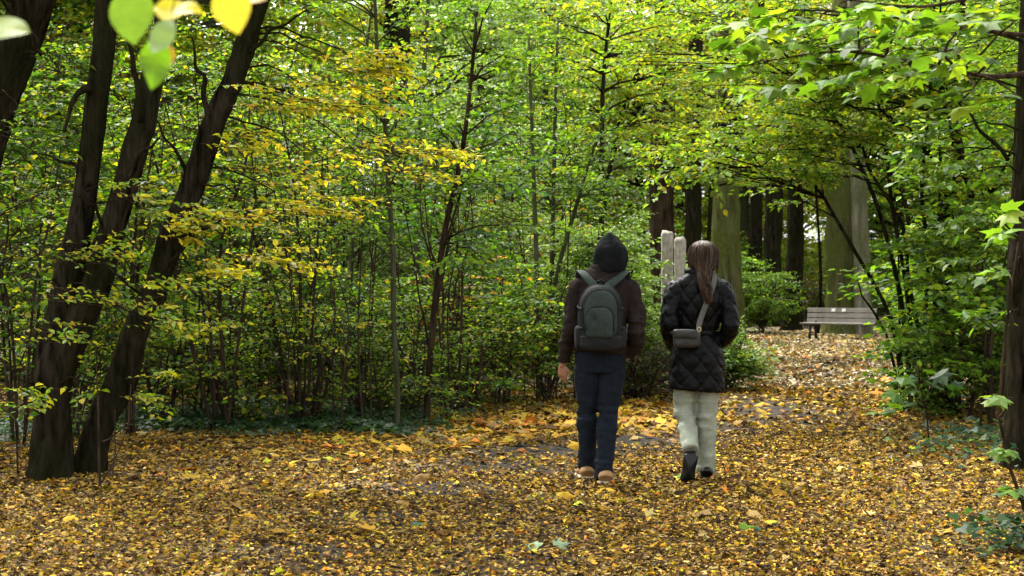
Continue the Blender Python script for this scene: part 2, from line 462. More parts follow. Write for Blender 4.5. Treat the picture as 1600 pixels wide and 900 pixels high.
def bare(x, y):
    """how strongly the trodden gravel shows"""
    p = np.column_stack([x * .9, y * .45, 0 * x])
    b = np.clip(fbm(p, 21) * 1.5 + .05, 0, 1) * .4
    d, h = path_dist(x, y); b = b * (d < h)
    for (px, py, sx, sy, k) in ((860, 706, 1.1, .7, .97), (1000, 690, .9, .8, .95), (1090, 672, .7, 1., .8),  (1190, 640, .8, 2.2, .93), (760, 730, .8, .5, .8), (680, 765, .7, .45, .75), (590, 812, .6, .4, .65), (450, 865, .5, .3, .75), (800, 850, .5, .3, .45), (840, 740, .5, .4, .6), (1330, 600, .5, 2., .4), (1250, 560, 1, 2, .3)):
        q = 3177 / (py - 450); cx = (px - 800) * q / F
        b = np.maximum(b, k * np.exp(-((x - cx) / sx) ** 2 - ((y - q) / sy) ** 2))
    return b
gx = np.concatenate([np.linspace(-260, -16, 16), np.linspace(-15, 16, 80), np.linspace(17, 260, 16)])
gy = np.concatenate([np.linspace(-60, 2, 8), np.linspace(3, 50, 100), np.linspace(52, 400, 22)])
X, Yg = np.meshgrid(gx, gy); xs, ys = X.ravel(), Yg.ravel()
acc = Acc(); nx, ny = len(gx), len(gy)
i = (np.arange(ny - 1)[:, None] * nx + np.arange(nx - 1)[None]).ravel()
acc.add(np.column_stack([xs, ys, ground_z(xs, ys)]), np.stack([i, i + 1, i + nx + 1, i + nx], -1))
tag(link('ground', acc.mesh('ground', [LITTER], True)), kind='structure', label='forest floor of brown leaf mould')
acc = Acc(); T = norm(np.gradient(clr[:, :2], axis=0)); Nn = np.column_stack([-T[:, 1], T[:, 0]])
clr = resample(clr, 420); T = norm(np.gradient(clr[:, :2], axis=0)); Nn = np.column_stack([-T[:, 1], T[:, 0]]); k = 25; off = np.linspace(-1, 1, k)
V = np.array([[*(clr[a, :2] + Nn[a] * clr[a, 2] * o * (1 + .06 * math.sin(a * .9 + o * 3))), .006] for a in range(len(clr)) for o in off])
V[:, 2] += .004 * vnoise(V * 3, 8) + .004
i = (np.arange(len(clr) - 1)[:, None] * k + np.arange(k - 1)[None]).ravel()
acc.add(V, np.stack([i, i + k, i + k + 1, i + 1], -1), 0, np.repeat(bare(V[:, 0], V[:, 1])[:, None], 3, 1))
tag(link('path', acc.mesh('path', [GRAVEL], True)), kind='structure', label='grey gravel path winding to the bench')

# ------------------------------------------------------------------ fallen leaves
def scatter(n, x0, x1, y0, y1):
    return rng.uniform(x0, x1, n), rng.uniform(y0, y1, n)
def flat_leaves(x, y, size, mix, lift=.004, tilt=.33, curl=(-1.5, 4)):
    n = len(x); a = rng.uniform(0, 2 * math.pi, n)
    nr = np.array([0, 0, 1.]) + rng.normal(0, tilt, (n, 3)); nr[:, 2] = np.abs(nr[:, 2])
    z = ground_z(x, y) + lift + .012 + rng.uniform(0, .02, n)
    d = np.column_stack([np.cos(a), np.sin(a), rng.normal(0, .15, n)])
    return (np.column_stack([x, y, z]), d, nr, size * np.exp(np.clip(rng.normal(0, .36, n), -.8, .5)), pick(n, mix), rng.uniform(*curl, n))
litter = Leaves(); maple = Leaves()
DRYMIX = {'tan': 3.2, 'cream': 1.7, 'brown': 3.0, 'fgold': 2.8, 'fyel': 1.6, 'dark': 3.7, 'orange': .35, 'ygreen': .25}
frag = Leaves()
for (n, y0, y1, sz) in ((3600, 6.2, 9.5, .046), (82000, 6.2, 9.5, .029), (4500, 9.5, 14, .05), (76000, 9.5, 14, .035), (34000, 14, 20, .06)):
    x, y = scatter(n, -1, 1, y0, y1); half = y * .36 + 1.0; x = x * half
    keep = rng.uniform(0, 1, n) > bare(x, y) * 1.08; x, y = x[keep], y[keep]
    (litter if n < 10000 else frag).add(*flat_leaves(x, y, sz, DRYMIX))
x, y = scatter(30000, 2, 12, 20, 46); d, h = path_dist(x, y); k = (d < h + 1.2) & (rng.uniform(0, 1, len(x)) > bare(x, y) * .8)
frag.add(*flat_leaves(x[k], y[k], .085, {'tan': 1.8, 'pale_lit': 8, 'brown': 1.2, 'fgold': .9, 'orange': .3, 'dark': .3}))  # bleached leaves, with the far path's bright light put into their colour
x, y = scatter(5000, -9, 10, 17, 46); frag.add(*flat_leaves(x, y, .09, DRYMIX))
x, y = scatter(5000, -4, 4, 1, 6.2); frag.add(*flat_leaves(x, y, .055, DRYMIX))
# drift of big yellow leaves along the edge of the thicket
x = rng.normal(.2, 1.1, 1900); y = 14.3 + .8 * x + rng.normal(0, .85, 1900); sz = rng.uniform(.05, .125, 1900)
maple.add(*flat_leaves(x, y, sz, {'fyel': 3, 'fgold': 4, 'orange': 1.6, 'tan': 1.6, 'cream': .8, 'brown': 1.6}, .012, .3))
x, y = scatter(900, -1, 1, 8, 20); x = x * y * .38
k = rng.uniform(0, 1, 900) > bare(x, y); maple.add(*flat_leaves(x[k], y[k], rng.uniform(.05, .10, int(k.sum())), {'fyel': 2, 'fgold': 3, 'tan': 2.5, 'cream': 1.2, 'orange': .5, 'ygreen': .6}, .012, .35))
x, y = scatter(700, 2, 11, 18, 42); maple.add(*flat_leaves(x, y, .13, {'fgold': 3, 'orange': 2, 'tan': 2, 'fyel': 2}, .012, .3))
# fallen twigs in the litter
sticks = Acc()
for k in range(170):
    yq = rng.uniform(6.6, 14); xq = rng.uniform(-1, 1) * yq * .36; a_ = rng.uniform(0, 3.14); L_ = rng.uniform(.06, .3)
    q = np.array([xq, yq, .035 + rng.uniform(0, .012)]) + np.outer(np.linspace(-.5, .5, 5) * L_, [math.cos(a_), math.sin(a_), rng.normal(0, .05)]) + rng.normal(0, .006, (5, 3))
    add_tube(sticks, q, np.linspace(.005, .002, 5) * rng.uniform(.6, 1.2), 5, mat=1)
A = litter.arrays(); px = in_view(A[0], A[4]); idx = np.argsort(-px * rng.uniform(.8, 1, len(px)))[:260]
root_off = np.zeros(3)
NAMES = {'tan': ('tan', 'tan fallen leaves'), 'cream': ('cream coloured', 'cream fallen leaves'), 'brown': ('brown', 'brown fallen leaves'),
         'gold': ('golden', 'golden fallen leaves'), 'yellow': ('yellow', 'yellow fallen leaves'), 'dark': ('dark brown rotting', 'dark rotting fallen leaves'),
         'orange': ('orange', 'orange fallen leaves'), 'fgold': ('golden', 'golden fallen leaves'), 'fyel': ('yellow', 'yellow fallen leaves'), 'ygreen': ('yellowish green', 'greenish fallen leaves')}
for o, i in zip(leaf_objects(A, idx, 'oval', DRY, None, root_off, 'fallen_leaf'), idx):
    nm = NAMES[PN[int(A[6][i])]]
    tag(o, f'small {nm[0]} fallen leaf on the littered path in the foreground', 'leaf', nm[1])
keep = np.ones(len(px), bool); keep[idx] = False
acc = sticks; bake(acc, tuple(a[keep] for a in A), 'oval', 0, .3)
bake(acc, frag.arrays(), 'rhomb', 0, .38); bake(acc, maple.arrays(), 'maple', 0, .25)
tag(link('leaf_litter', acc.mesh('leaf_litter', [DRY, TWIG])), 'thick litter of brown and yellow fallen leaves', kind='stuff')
for (px, py, sz, kind, c, lab) in (
        (842, 862, .10, 'maple', 'pale', 'pale green fallen leaf lying face down, left of a pair on the path'),
        (868, 862, .10, 'maple', 'pale', 'pale green fallen leaf lying face down, right of a pair on the path'),
        (656, 828, .09, 'maple', 'blue', 'green fallen leaf curled up on the left part of the path'),
        (1072, 754, .13, 'maple', 'green', 'dark green fallen leaf under the raised shoe of the walker in the coat'),
        (1160, 835, .10, 'maple', 'mid', 'fresh green fallen leaf on the right part of the path'),
        (490, 692, .13, 'maple', 'yellow', 'big yellow fallen leaf propped up at the edge of the ivy'),
        (694, 851, .05, 'oval', 'mid', 'tiny bright green leaf on the near middle of the path'),
        (1190, 838, .07, 'oval', 'blue', 'small dark green leaf standing on edge on the right part of the path')):
    Yq = 3177 / (py - 450); p = P(px, py, Yq); p[2] = .03
    d = norm(np.array([[rng.uniform(-1, 1), .5, .1]])); nr = np.array([[rng.uniform(-.3, .3), -.55, .8]])
    L1 = Leaves(); L1.add(p[None], d, nr, sz, np.array([PN.index(c)])); o = leaf_objects(L1.arrays(), [0], kind, DRY, None, root_off, 'fallen_leaf')[0]
    tag(o, lab, 'leaf', 'fresh fallen leaves')
# ------------------------------------------------------------------ trees and shrubs
YG = {'ygreen': 3, 'lime': 3.4, 'yellow': 1.2, 'light': 2, 'mid': 1.4, 'gold': .12}
GR = {'green': 3, 'mid': 3, 'light': 1.6, 'deep': 1.2, 'lime': .5}
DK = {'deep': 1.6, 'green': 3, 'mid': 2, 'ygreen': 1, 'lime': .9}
PL = {'light': 2, 'mid': 2, 'lime': 1.5, 'pale': 2, 'silver': 1.2, 'green': 1}
YE = {'yellow': 3, 'ygreen': 2.5, 'gold': .7, 'lime': 1.4}
def pts(Y, *a): return np.array([P(x, y, Y + (r[0] if r else 0)) for x, y, *r in a])

# --- left: twin-stemmed tree and the leaning tree beside it
b = P(80, 752, 10.6); b[2] = 0
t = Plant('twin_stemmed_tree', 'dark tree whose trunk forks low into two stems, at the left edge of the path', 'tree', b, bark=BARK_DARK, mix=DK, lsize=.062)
TB = [(78, 760), (80, 700), (83, 640), (86, 590), (98, 548), (118, 515), (140, 470), (165, 390), (192, 300), (222, 200), (238, 120), (255, 50), (272, -20), (300, -150), (340, -420)]
t.stem(pts(10.6, *TB), [.165, .15, .138, .146, .150, .118, .105, .096, .092, .088, .087, .085, .08, .065, .03], 'trunk', 56, 170, .15, flare=.12, seed=3, rfreq=9)
t.stem(pts(10.6, (82, 660), (76, 600), (78, 548), (98, 480, .02), (120, 380, .05), (135, 280, .1), (150, 170, .1), (160, 80, .1), (170, -20, .1), (185, -160), (200, -420)), [.06, .095, .108, .105, .100, .089, .088, .082, .078, .065, .03], 'trunk', 44, 130, .15, seed=4, rfreq=9)
t.stems = [t.stems[0], t.stems[1], t.stems[0]]
t.branch(P(140, 140, 10.6), P(100, 205, 10.4), .035, .012, .25, .05, 7)
t.branch(P(138, 290, 10.6), P(60, 240, 10.9), .02, .006)
t.branch(P(170, 380, 10.5), P(130, 300, 10.2), .018, .006)
t.branch(P(220, 190, 10.5), P(200, 60, 10.3), .03, .012, .1); t.branch(P(200, 280, 10.5), P(250, 215, 10.3), .02, .006)
t.crown((-3.3, 11, 5.6), (2.4, 2.2, 1.5), 46, 5, 11, (.35, .8), 1, .45, .02)
t.crown((-2.2, 10.8, 5.8), (2.2, 2.2, 1.4), 40, 5, 11, (.35, .8), 2, .5, .02)
# low yellow-green sprays hanging before the stems
for (px, py, Y, dx, L) in ((60, 445, 10.1, 1, .9), (150, 470, 9.9, 1, .8), (190, 440, 10, 1, .6), (110, 395, 10, 1, .5), (20, 520, 10, 1, .6), (160, 295, 10.2, 1, .35), (20, 380, 10.4, 1, .7), (210, 505, 10.1, 1, .55), (250, 515, 10.1, .7, .4), (180, 610, 10, .8, .35), (10, 625, 9.9, 1, .3), (235, 330, 10.2, 1, .4)):
    p = P(px, py, Y)
    s0 = t.stems[1][0]; j = np.argmin(np.linalg.norm(s0 - p, axis=1)); t.branch(s0[j], p, .008, .004)
    t.spray(np.repeat(p[None], 3, 0) + rng.normal(0, .05, (3, 3)), np.array([[dx, -.1, .06], [dx, -.5, -.05], [dx, .3, .12]]) + rng.normal(0, .1, (3, 3)), L, 12, .06, .12, YG, 2, .35)
t.finish(220)

b = P(140, 742, 10.85); b[2] = 0
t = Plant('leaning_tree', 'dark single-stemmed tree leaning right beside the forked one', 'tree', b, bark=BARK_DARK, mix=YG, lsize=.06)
t.stem(pts(10.85, (135, 755), (142, 715), (160, 655), (190, 590), (212, 520), (245, 440), (270, 370), (302, 290), (335, 190), (372, 105), (402, 15), (430, -80), (470, -220), (520, -480)), [.14, .12, .115, .112, .10, .095, .094, .094, .09, .085, .072, .065, .055, .03], 'trunk', 50, 160, .15, flare=.1, seed=14, rfreq=9)
for (a, c, r) in (((375, 100), (480, 15), .02), ((300, 295), (240, 180), .02), ((240, 440), (300, 380), .02), ((230, 470), (165, 420), .016), ((330, 200), (300, 60), .03), ((265, 380), (390, 330), .012)):
    t.branch(P(*a, 10.85), P(*c, 10.6), r, .005, .05)
t.crown((-1.2, 11.2, 5.4), (2.4, 2.2, 1.3), 46, 5, 11, (.35, .8), 0, .6, .02)
def hang(t, L, stem=0, mix=YG, ls=.06, M=3):
    for (px, py, Y, dx, ln) in L:
        p = P(px, py, Y); s0 = t.stems[stem][0]; j = np.argmin(np.linalg.norm(s0 - p, axis=1)); t.branch(s0[j], p, .01, .004)
        t.spray(np.repeat(p[None], M, 0) + rng.normal(0, .06, (M, 3)), np.column_stack([np.full(M, dx), rng.uniform(-.6, .4, M), rng.normal(0, .08, M)]), ln, 13, ls, .1, mix, 3, .35)
hang(t, [(380, 155, 10.6, 1, .5), (480, 90, 10.7, 1, .7), (560, 95, 10.7, 1, .35), (470, 235, 10.9, 1, 1.0), (560, 240, 10.9, 1, .8), (350, 270, 10.6, 1, .8), (390, 320, 10.6, 1, .8), (300, 335, 10.6, 1, .6), (360, 400, 10.7, 1, .7), (330, 230, 10.5, 1, .5), (430, 300, 10.8, 1, .7), (300, 420, 10.6, 1, .4), (250, 350, 10.5, 1, .3), (440, 160, 10.7, 1, .6), (500, 150, 10.8, 1, .6), (620, 245, 11, 1, .6), (420, 150, 10.7, 1, .5), (520, 95, 10.8, 1, .6)], mix=YE, M=4, ls=.066)
t.finish(240)

b = P(-150, 760, 11.6); b[2] = 0
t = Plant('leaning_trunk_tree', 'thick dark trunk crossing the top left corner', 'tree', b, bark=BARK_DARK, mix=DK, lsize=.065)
t.stem(pts(11.6, (-150, 770), (-120, 600), (-75, 400), (-30, 220), (10, 110), (38, 40), (62, -40), (90, -200), (120, -500)), [.26, .22, .2, .19, .18, .17, .16, .1, .03], 'trunk', 32, 90, .10, flare=.3, seed=24)
t.crown((-4.6, 11.8, 5.0), (2.2, 2, 1.6), 40, 5, 11, (.35, .8), 0, .5, .02)
hang(t, [(30, 170, 10.8, 1, .6), (60, 70, 10.9, 1, .5), (70, 250, 11, 1, .6), (20, 300, 11, 1, .6), (100, 120, 10.9, 1, .4), (0, 210, 10.8, 1, .5)], mix=GR)
t.finish(90)

# --- the thicket on the left: front row of shrubs, each with several thin stems
def shrub(name, label, px, Y, top, wid, mix, nst=5, nb=34, spb=4, nl=9, lsize=.064, bark=None, nleaf=0, low=.15, kind='oval', group=None, cat='shrub', sub=2, lean=0, depth=None, L=(.25, .55), tilt=.5, rs=.014):
    lsize = lsize * rng.uniform(.78, 1.35)
    x = (px - 800) * Y / F; b = np.array([x, Y, 0.0]); b[2] = ground_z(np.array([x]), np.array([Y]))[0] - .02
    t = Plant(name, label, cat, b, group, bark or TWIG, kind, lsize, mix, tilt)
    for k in range(nst):
        a = rng.uniform(0, 2 * math.pi); q = rng.uniform(.3, 1)
        e = b + np.array([math.cos(a) * wid * .55 * q + lean, math.sin(a) * (depth or wid) * .5 * q, top * rng.uniform(.75, 1)])
        s0 = b + np.array([math.cos(a), math.sin(a), 0]) * rng.uniform(.02, .12) * max(1, wid * .6)
        m1 = s0 * .6 + e * .4 + np.array([0, 0, top * .08]) + rng.normal(0, .06, 3); m2 = s0 * .25 + e * .75 + rng.normal(0, .07, 3)
        r = rs * rng.uniform(.7, 1.5); t.stem(np.array([s0, m1, m2, e]), [r, r * .8, r * .6, .004], 'stem', 6, 14, .05, seed=int(px) + k)
    for k in range(nst):
        nb2 = int(nb * 1.35); n = nb2 // nst + (1 if k < nb2 % nst else 0)
        t.crown(b + np.array([lean * .6, 0, top * (low + (1 - low) * .55)]), (wid * .75, (depth or wid) * .7, top * (1 - low) * .5), n, spb, nl, L, k, .12, .008, sub=sub, tilt=tilt)
    t.finish(nleaf); return t

TH = 'shrubs of the left thicket'
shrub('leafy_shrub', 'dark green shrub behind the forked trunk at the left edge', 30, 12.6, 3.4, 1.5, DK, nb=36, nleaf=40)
shrub('leafy_shrub', 'yellow-green shrub filling the gap between the two left trees', 200, 13.4, 3.6, 1.4, {**DK, 'ygreen': 2, 'lime': 2}, nb=34, nleaf=40)
shrub('leafy_shrub', 'green shrub with thin dark stems right of the leaning tree', 345, 13.8, 3.8, 1.6, {**GR, 'lime': 2.5, 'ygreen': 1.5, 'yellow': .4}, nb=32, nleaf=60, low=.2)
shrub('leafy_shrub', 'open green shrub with flat sprays left of the grey sapling', 470, 14.4, 3.7, 1.6, {**GR, 'lime': 2.5, 'ygreen': 1.5, 'yellow': .4}, nb=24, nleaf=50, low=.2)
shrub('leafy_shrub', 'dark low shrub behind the ivy, right of the leaning trunk', 300, 15.0, 1.7, 1.7, DK, nb=22, low=.05)
shrub('leafy_shrub', 'dark low shrub behind the ivy, left of the grey sapling', 450, 15.2, 1.6, 1.8, DK, nb=20, low=.05)
shrub('leafy_shrub', 'green low shrub at the foot of the slender saplings', 590, 15.4, 1.5, 1.6, GR, nb=20, low=.03)
shrub('leafy_shrub', 'bushy green shrub left of the walker with the backpack', 750, 16.6, 1.75, 1.7, {**GR, 'lime': 1.5, 'yellow': .4, 'orange': .2}, nb=28, low=.03, nleaf=20)
shrub('leafy_shrub', 'yellow-green low shrub behind the elbow of the walker with the backpack', 850, 17.2, 1.6, 1.2, {**GR, 'lime': 2, 'ygreen': 1.2}, nb=34, low=.03)
shrub('leafy_shrub', 'green shrub with broad leaves beside the brown sapling', 705, 15.2, 3.4, 1.2, {'green': 2, 'mid': 2, 'blue': 2, 'deep': 1}, nb=18, lsize=.085, nleaf=30, low=.35)
for (px, Y, top, wid, mix, lab) in ((250, 14.2, 1.15, .9, {**DK, 'lime': 1}, 'knee-high green shrub just behind the ivy beside the leaning trunk'), (370, 14.3, 1.2, 1.0, {**DK, 'ygreen': 1}, 'knee-high green shrub behind the middle of the ivy'),
        (480, 14.4, 1.2, 1.0, DK, 'knee-high dark shrub behind the right half of the ivy'), (570, 14.6, 1.1, .9, {**GR, 'deep': 2}, 'knee-high green shrub left of the foot of the grey sapling'), (645, 15.0, 1.15, .9, {**GR, 'deep': 2}, 'knee-high green shrub between the grey and the brown sapling'),
        (720, 15.8, 1.2, 1.0, {**GR, 'lime': 1.2}, 'knee-high green shrub right of the foot of the brown sapling'), (790, 16.6, 1.2, .9, {**GR, 'lime': 1.2}, 'knee-high green shrub left of the pale sapling pair'), (110, 13.2, 1.2, .9, DK, 'knee-high dark shrub behind the forked trunk')):
    shrub('leafy_shrub', lab, px, Y, top, wid, {**mix, 'ygreen': 1.2, 'lime': 1.4, 'yellow': .5}, nst=7, nb=17, spb=4, nl=8, lsize=.055, low=.02)
# second row
for (px, Y, top, wid, mix, lab) in (
        (60, 16.5, 4.6, 2.4, DK, 'tall dark shrub far behind the left tree pair'),
        (230, 18, 4.8, 2.6, {**DK, 'lime': 2, 'ygreen': 1.5}, 'tall green shrub deep in the thicket behind the leaning tree'),
        (400, 18.5, 4.6, 2.4, {**GR, 'lime': 2, 'pale': 1.5}, 'tall green shrub deep in the middle of the left thicket'),
        (530, 20, 4.6, 2.4, {**GR, 'pale': 1.5, 'lime': 1.5}, 'tall pale green shrub behind the grey sapling'),
        (690, 21, 4.0, 2.3, {**PL, 'orange': .12}, 'tall pale shrub behind the brown sapling'),
        (830, 22, 4.0, 2.2, {**PL, 'lime': 2, 'orange': .12}, 'tall light green shrub behind the thin pale sapling pair')):
    shrub('tall_shrub', lab, px, Y, top, wid, mix, nst=6, nb=60, spb=4, nl=9, lsize=.07, low=.1, L=(.3, .7))
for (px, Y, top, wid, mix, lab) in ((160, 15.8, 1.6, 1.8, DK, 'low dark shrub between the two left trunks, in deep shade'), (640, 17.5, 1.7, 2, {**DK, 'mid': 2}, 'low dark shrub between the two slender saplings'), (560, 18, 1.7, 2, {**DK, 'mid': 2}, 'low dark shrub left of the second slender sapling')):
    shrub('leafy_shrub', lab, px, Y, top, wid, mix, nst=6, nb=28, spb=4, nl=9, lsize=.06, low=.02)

shrub('orange_leaved_shrub', 'sparse shrub with orange and yellow leaves behind the brown sapling', 715, 18.6, 2.0, 1.2, {'orange': 2, 'gold': 1.5, 'yellow': .8, 'pale': 1.5, 'mid': 1.5}, nst=6, nb=16, spb=3, nl=6, lsize=.085, low=.25)
# bare thin stems of the thicket
ST = []
for k in range(46):
    px = rng.uniform(-20, 900); Y = rng.uniform(13.6, 17.5) if px < 640 else rng.uniform(15.6, 19); x = (px - 800) * Y / F
    zone = next(z for lim, z in ((60, 'left of the forked trunk'), (200, 'between the two left trees'), (330, 'just right of the leaning trunk'), (460, 'behind the middle of the ivy'), (600, 'just left of the grey sapling'), (660, 'between the two slim saplings'), (760, 'right of the brown sapling'), (2000, 'near the thin pale sapling pair')) if px < lim)
    t = Plant('thin_sapling', 'thin dark upright stem with sparse leaves in the thicket, ' + zone, 'sapling', (x, Y, 0), 'thin stems ' + zone, TWIG, 'oval', .055, YG if px < 560 else GR)
    h = rng.uniform(1.6, 4.2); lx = rng.normal(0, .22 * h * .5)
    t.stem(np.array([[x, Y, -.03], [x + lx * .2 + rng.normal(0, .04), Y, h * .35], [x + lx * .6 + rng.normal(0, .06), Y, h * .7], [x + lx, Y + rng.normal(0, .2), h]]), [rng.uniform(.007, .015), .004], 'stem', 5, 12, .05, seed=k)
    t.crown((x + lx * .6, Y, h * .65), (.5, .5, h * .33), 6, 2, 7, (.2, .4), 0, .2, .005, sub=1)
    t.finish(0)

# --- slender saplings in the middle
def sapling(label, Y, line, r0, r1, bark, mix, nb=14, cz=None, group=None, name='sapling', extra=(), wid=.8, lsize=.06, nleaf=12, t0=.4):
    p = pts(Y, *line); b = p[0].copy(); b[2] = 0
    p[0, 2] = -.03
    t = Plant(name, label, 'sapling', b, group, bark, 'oval', lsize, mix)
    t.stem(p, [r0, (r0 * .8 + r1 * .2), r1], 'trunk', 10, None, .07, seed=int(line[0][0]))
    for e in extra: t.branch(P(*e[0], Y), P(*e[1], Y + e[2]), e[3], .004, .05, .04, 6)
    q = t.stems[0][0]; m = q[int(len(q) * .72)]
    t.crown(m, (wid, wid, (q[-1, 2] - m[2]) * 1.2), nb, 4, 9, (.25, .55), 0, t0, .01)
    t.finish(nleaf); return t
sapling('slim grey sapling rising straight from the right end of the ivy', 13.8, [(620, 684), (621, 600), (615, 500), (614, 400), (606, 270), (602, 200), (590, 100), (586, 0), (575, -120)], .027, .012, BARK_GREY, GR, nb=26, t0=.2, wid=.9, extra=(((608, 210), (690, 110), .3, .012), ((598, 170), (560, 20), -.2, .012), ((612, 240), (640, 90), .2, .012)))
sapling('slim grey sapling standing further back, right of the first one', 19, [(652, 618), (651, 500), (651, 400), (653, 270), (660, 150), (668, 20), (672, -80)], .042, .02, BARK_GREY, PL, extra=(((653, 300), (700, 170), .3, .014),))
sapling('brown forked sapling leaning right at the edge of the thicket', 14.4, [(665, 672), (672, 560), (682, 450), (697, 350), (716, 270), (730, 180), (742, 60), (750, -60)], .034, .012, BARK_BROWN, {'green': 2, 'mid': 2, 'light': 1.4, 'lime': 1}, extra=(((675, 520), (720, 300), .3, .016), ((690, 400), (770, 190), .2, .014), ((672, 560), (625, 300), .3, .012)), nb=26, wid=1.0, lsize=.075, nleaf=60)
sapling('pale bare sapling, left of the thin pair behind the backpack', 17.6, [(842, 636), (840, 540), (838, 400), (834, 280), (830, 170), (826, 60)], .032, .016, BARK_GREY, GR)
sapling('pale bare sapling, right of the thin pair behind the backpack', 18.4, [(858, 630), (860, 500), (864, 350), (866, 250), (868, 150), (872, 30)], .034, .014, BARK_GREY, GR)
sapling('grey sapling slanting right behind the left shoulder of the backpack walker', 18, [(842, 632), (852, 520), (872, 420), (898, 330), (925, 240), (950, 170)], .03, .012, BARK_GREY, GR, wid=.45)
sapling('tall slim sapling with yellow sprays left of the grey sapling', 16, [(545, 660), (547, 500), (552, 350), (560, 200), (575, 60), (590, -60)], .022, .01, BARK_GREY, YG)

# --- bright bush behind the walkers
BR = {'light': 3, 'mid': 2.5, 'pale': 2.4, 'silver': 1.2, 'lime': 1.4, 'green': 1.5}
shrub('bright_bush', 'dense light green bush directly behind the two walkers', 938, 18.5, 2.25, 1.0, BR, nst=9, nb=85, spb=5, nl=11, lsize=.062, low=.02, nleaf=40, cat='bush', lean=.05)
shrub('bright_bush', 'light green bush in front of the stone pillars, left of the walker in the coat', 1008, 19.5, 1.15, .75, BR, nst=7, nb=70, spb=5, nl=11, lsize=.062, low=.02, nleaf=20, cat='bush')
shrub('low_bush', 'low pale green bush right behind the coat of the second walker', 1130, 19.8, .75, .6, BR, nst=6, nb=50, spb=4, nl=10, lsize=.055, low=.02, cat='bush')
shrub('low_bush', 'bare brown low bush between the legs of the two walkers', 1000, 17.8, .75, 1.0, {'deep': 1, 'brown': 2.2, 'dark': 2, 'green': .7}, nst=10, nb=40, spb=3, nl=6, lsize=.045, low=.02, cat='bush')
shrub('low_bush', 'yellow-green bush in front of the dark trunks beside the path', 1188, 44, 2.3, 1.5, {**GR, 'lime': 2, 'light': 2}, nst=7, nb=60, spb=5, nl=9, lsize=.10, low=.02, cat='bush', L=(.3, .6))
shrub('low_bush', 'small dark bush between the leaning dark trunk and the bench', 1262, 50, 2.0, 1.6, {'dark': 2, 'brown': 1, 'deep': 2, 'green': 1}, nst=7, nb=40, spb=4, nl=8, lsize=.12, low=.02, cat='bush')
shrub('low_bush', 'green bush beside the right end of the bench', 1450, 27, 1.1, .8, {**GR, 'lime': 1.5, 'light': 2}, nst=7, nb=46, spb=4, nl=9, lsize=.08, low=.02, cat='bush')

# --- big trunks in the background
def big_tree(label, Y, line, rad, bark, mix=None, crown=None, nb=40, lsize=.12, seed=0, name='old_tree', flare=.3, rough=.15, second=None):
    p = pts(Y, *line); b = p[0].copy(); b[2] = 0; p[0, 2] = -.1
    t = Plant(name, label, 'tree', b, None, bark, 'rhomb', lsize, mix or {**YG, 'light': 2, 'mid': 2})
    top = p[-1].copy(); e = top + np.array([rng.normal(0, .4), rng.normal(0, .4), max(3, 12 - top[2])])
    t.stem(np.vstack([p, e]), list(rad) + [rad[-1] * .5], 'trunk', 26, None, rough, flare=flare, seed=seed, rfreq=4)
    if crown is not None:
        t.crown(np.array(crown[0]) + [0, 6, 1.5], crown[1], int(nb * .5), 5, 10, (.6, 1.4), 0, .3, .05, size=lsize, sub=2, sag=.05)
    t.finish(0, 'crown'); return t
big_tree('broad mossy trunk behind the head of the walker in the coat', 36, [(1140, 520), (1137, 440), (1135, 380), (1134, 300), (1136, 180), (1138, 60)], [.42, .35, .33, .32, .3, .27], BARK_MOSS, None, ((5.2, 36, 8), (4.5, 3.5, 3)), 44, seed=31)
big_tree('widest mossy trunk directly behind the bench', 43.5, [(1318, 520), (1318, 440), (1318, 360), (1318, 260), (1320, 140), (1322, 20)], [.62, .55, .53, .5, .48, .42], BARK_MOSS, {**YG, 'light': 2}, ((10.6, 44, 9), (4.5, 3.5, 3)), 44, seed=32)
big_tree('pale grey trunk close beside the widest mossy trunk', 43.0, [(1348, 522), (1346, 440), (1343, 360), (1340, 280), (1338, 160), (1336, 40)], [.30, .26, .25, .24, .22, .2], BARK_PALE, None, None, seed=33)
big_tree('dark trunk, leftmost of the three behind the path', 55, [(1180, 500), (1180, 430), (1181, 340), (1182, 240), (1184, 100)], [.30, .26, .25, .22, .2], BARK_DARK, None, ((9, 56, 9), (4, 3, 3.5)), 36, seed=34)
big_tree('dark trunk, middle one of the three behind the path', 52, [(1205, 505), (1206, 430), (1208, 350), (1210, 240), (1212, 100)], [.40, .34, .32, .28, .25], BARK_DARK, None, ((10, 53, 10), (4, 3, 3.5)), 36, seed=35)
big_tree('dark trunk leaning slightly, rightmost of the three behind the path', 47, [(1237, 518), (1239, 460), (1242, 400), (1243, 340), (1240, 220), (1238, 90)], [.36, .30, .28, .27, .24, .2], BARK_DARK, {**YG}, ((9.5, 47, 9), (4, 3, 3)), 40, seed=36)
big_tree('brown trunk rising behind the two stone pillars', 30, [(1042, 550), (1038, 440), (1034, 340), (1036, 220), (1038, 100), (1040, 0)], [.30, .27, .26, .25, .24, .22], BARK_BROWN, PL, ((3, 26, 8.5), (2.5, 2.5, 1.8)), 40, seed=37)
big_tree('dark ivy covered trunk just left of the first mossy trunk', 40, [(1082, 530), (1082, 440), (1083, 340), (1084, 200), (1086, 60)], [.28, .25, .24, .22, .2], BARK_DARK, GR, ((4.8, 34.5, 3), (.8, .8, 2.6)), 60, seed=38, lsize=.11)
big_tree('dark trunk in the top middle behind the grey saplings', 27, [(615, 570), (616, 400), (617, 250), (618, 120), (622, 0)], [.28, .26, .25, .25, .23], BARK_DARK, PL, ((-2.2, 27.5, 6.4), (3.2, 2.5, 2.4)), 50, seed=39, lsize=.1)
ARCH = {'lime': 4, 'ygreen': 2, 'light': 4, 'yellow': 1.2, 'pale': 1}
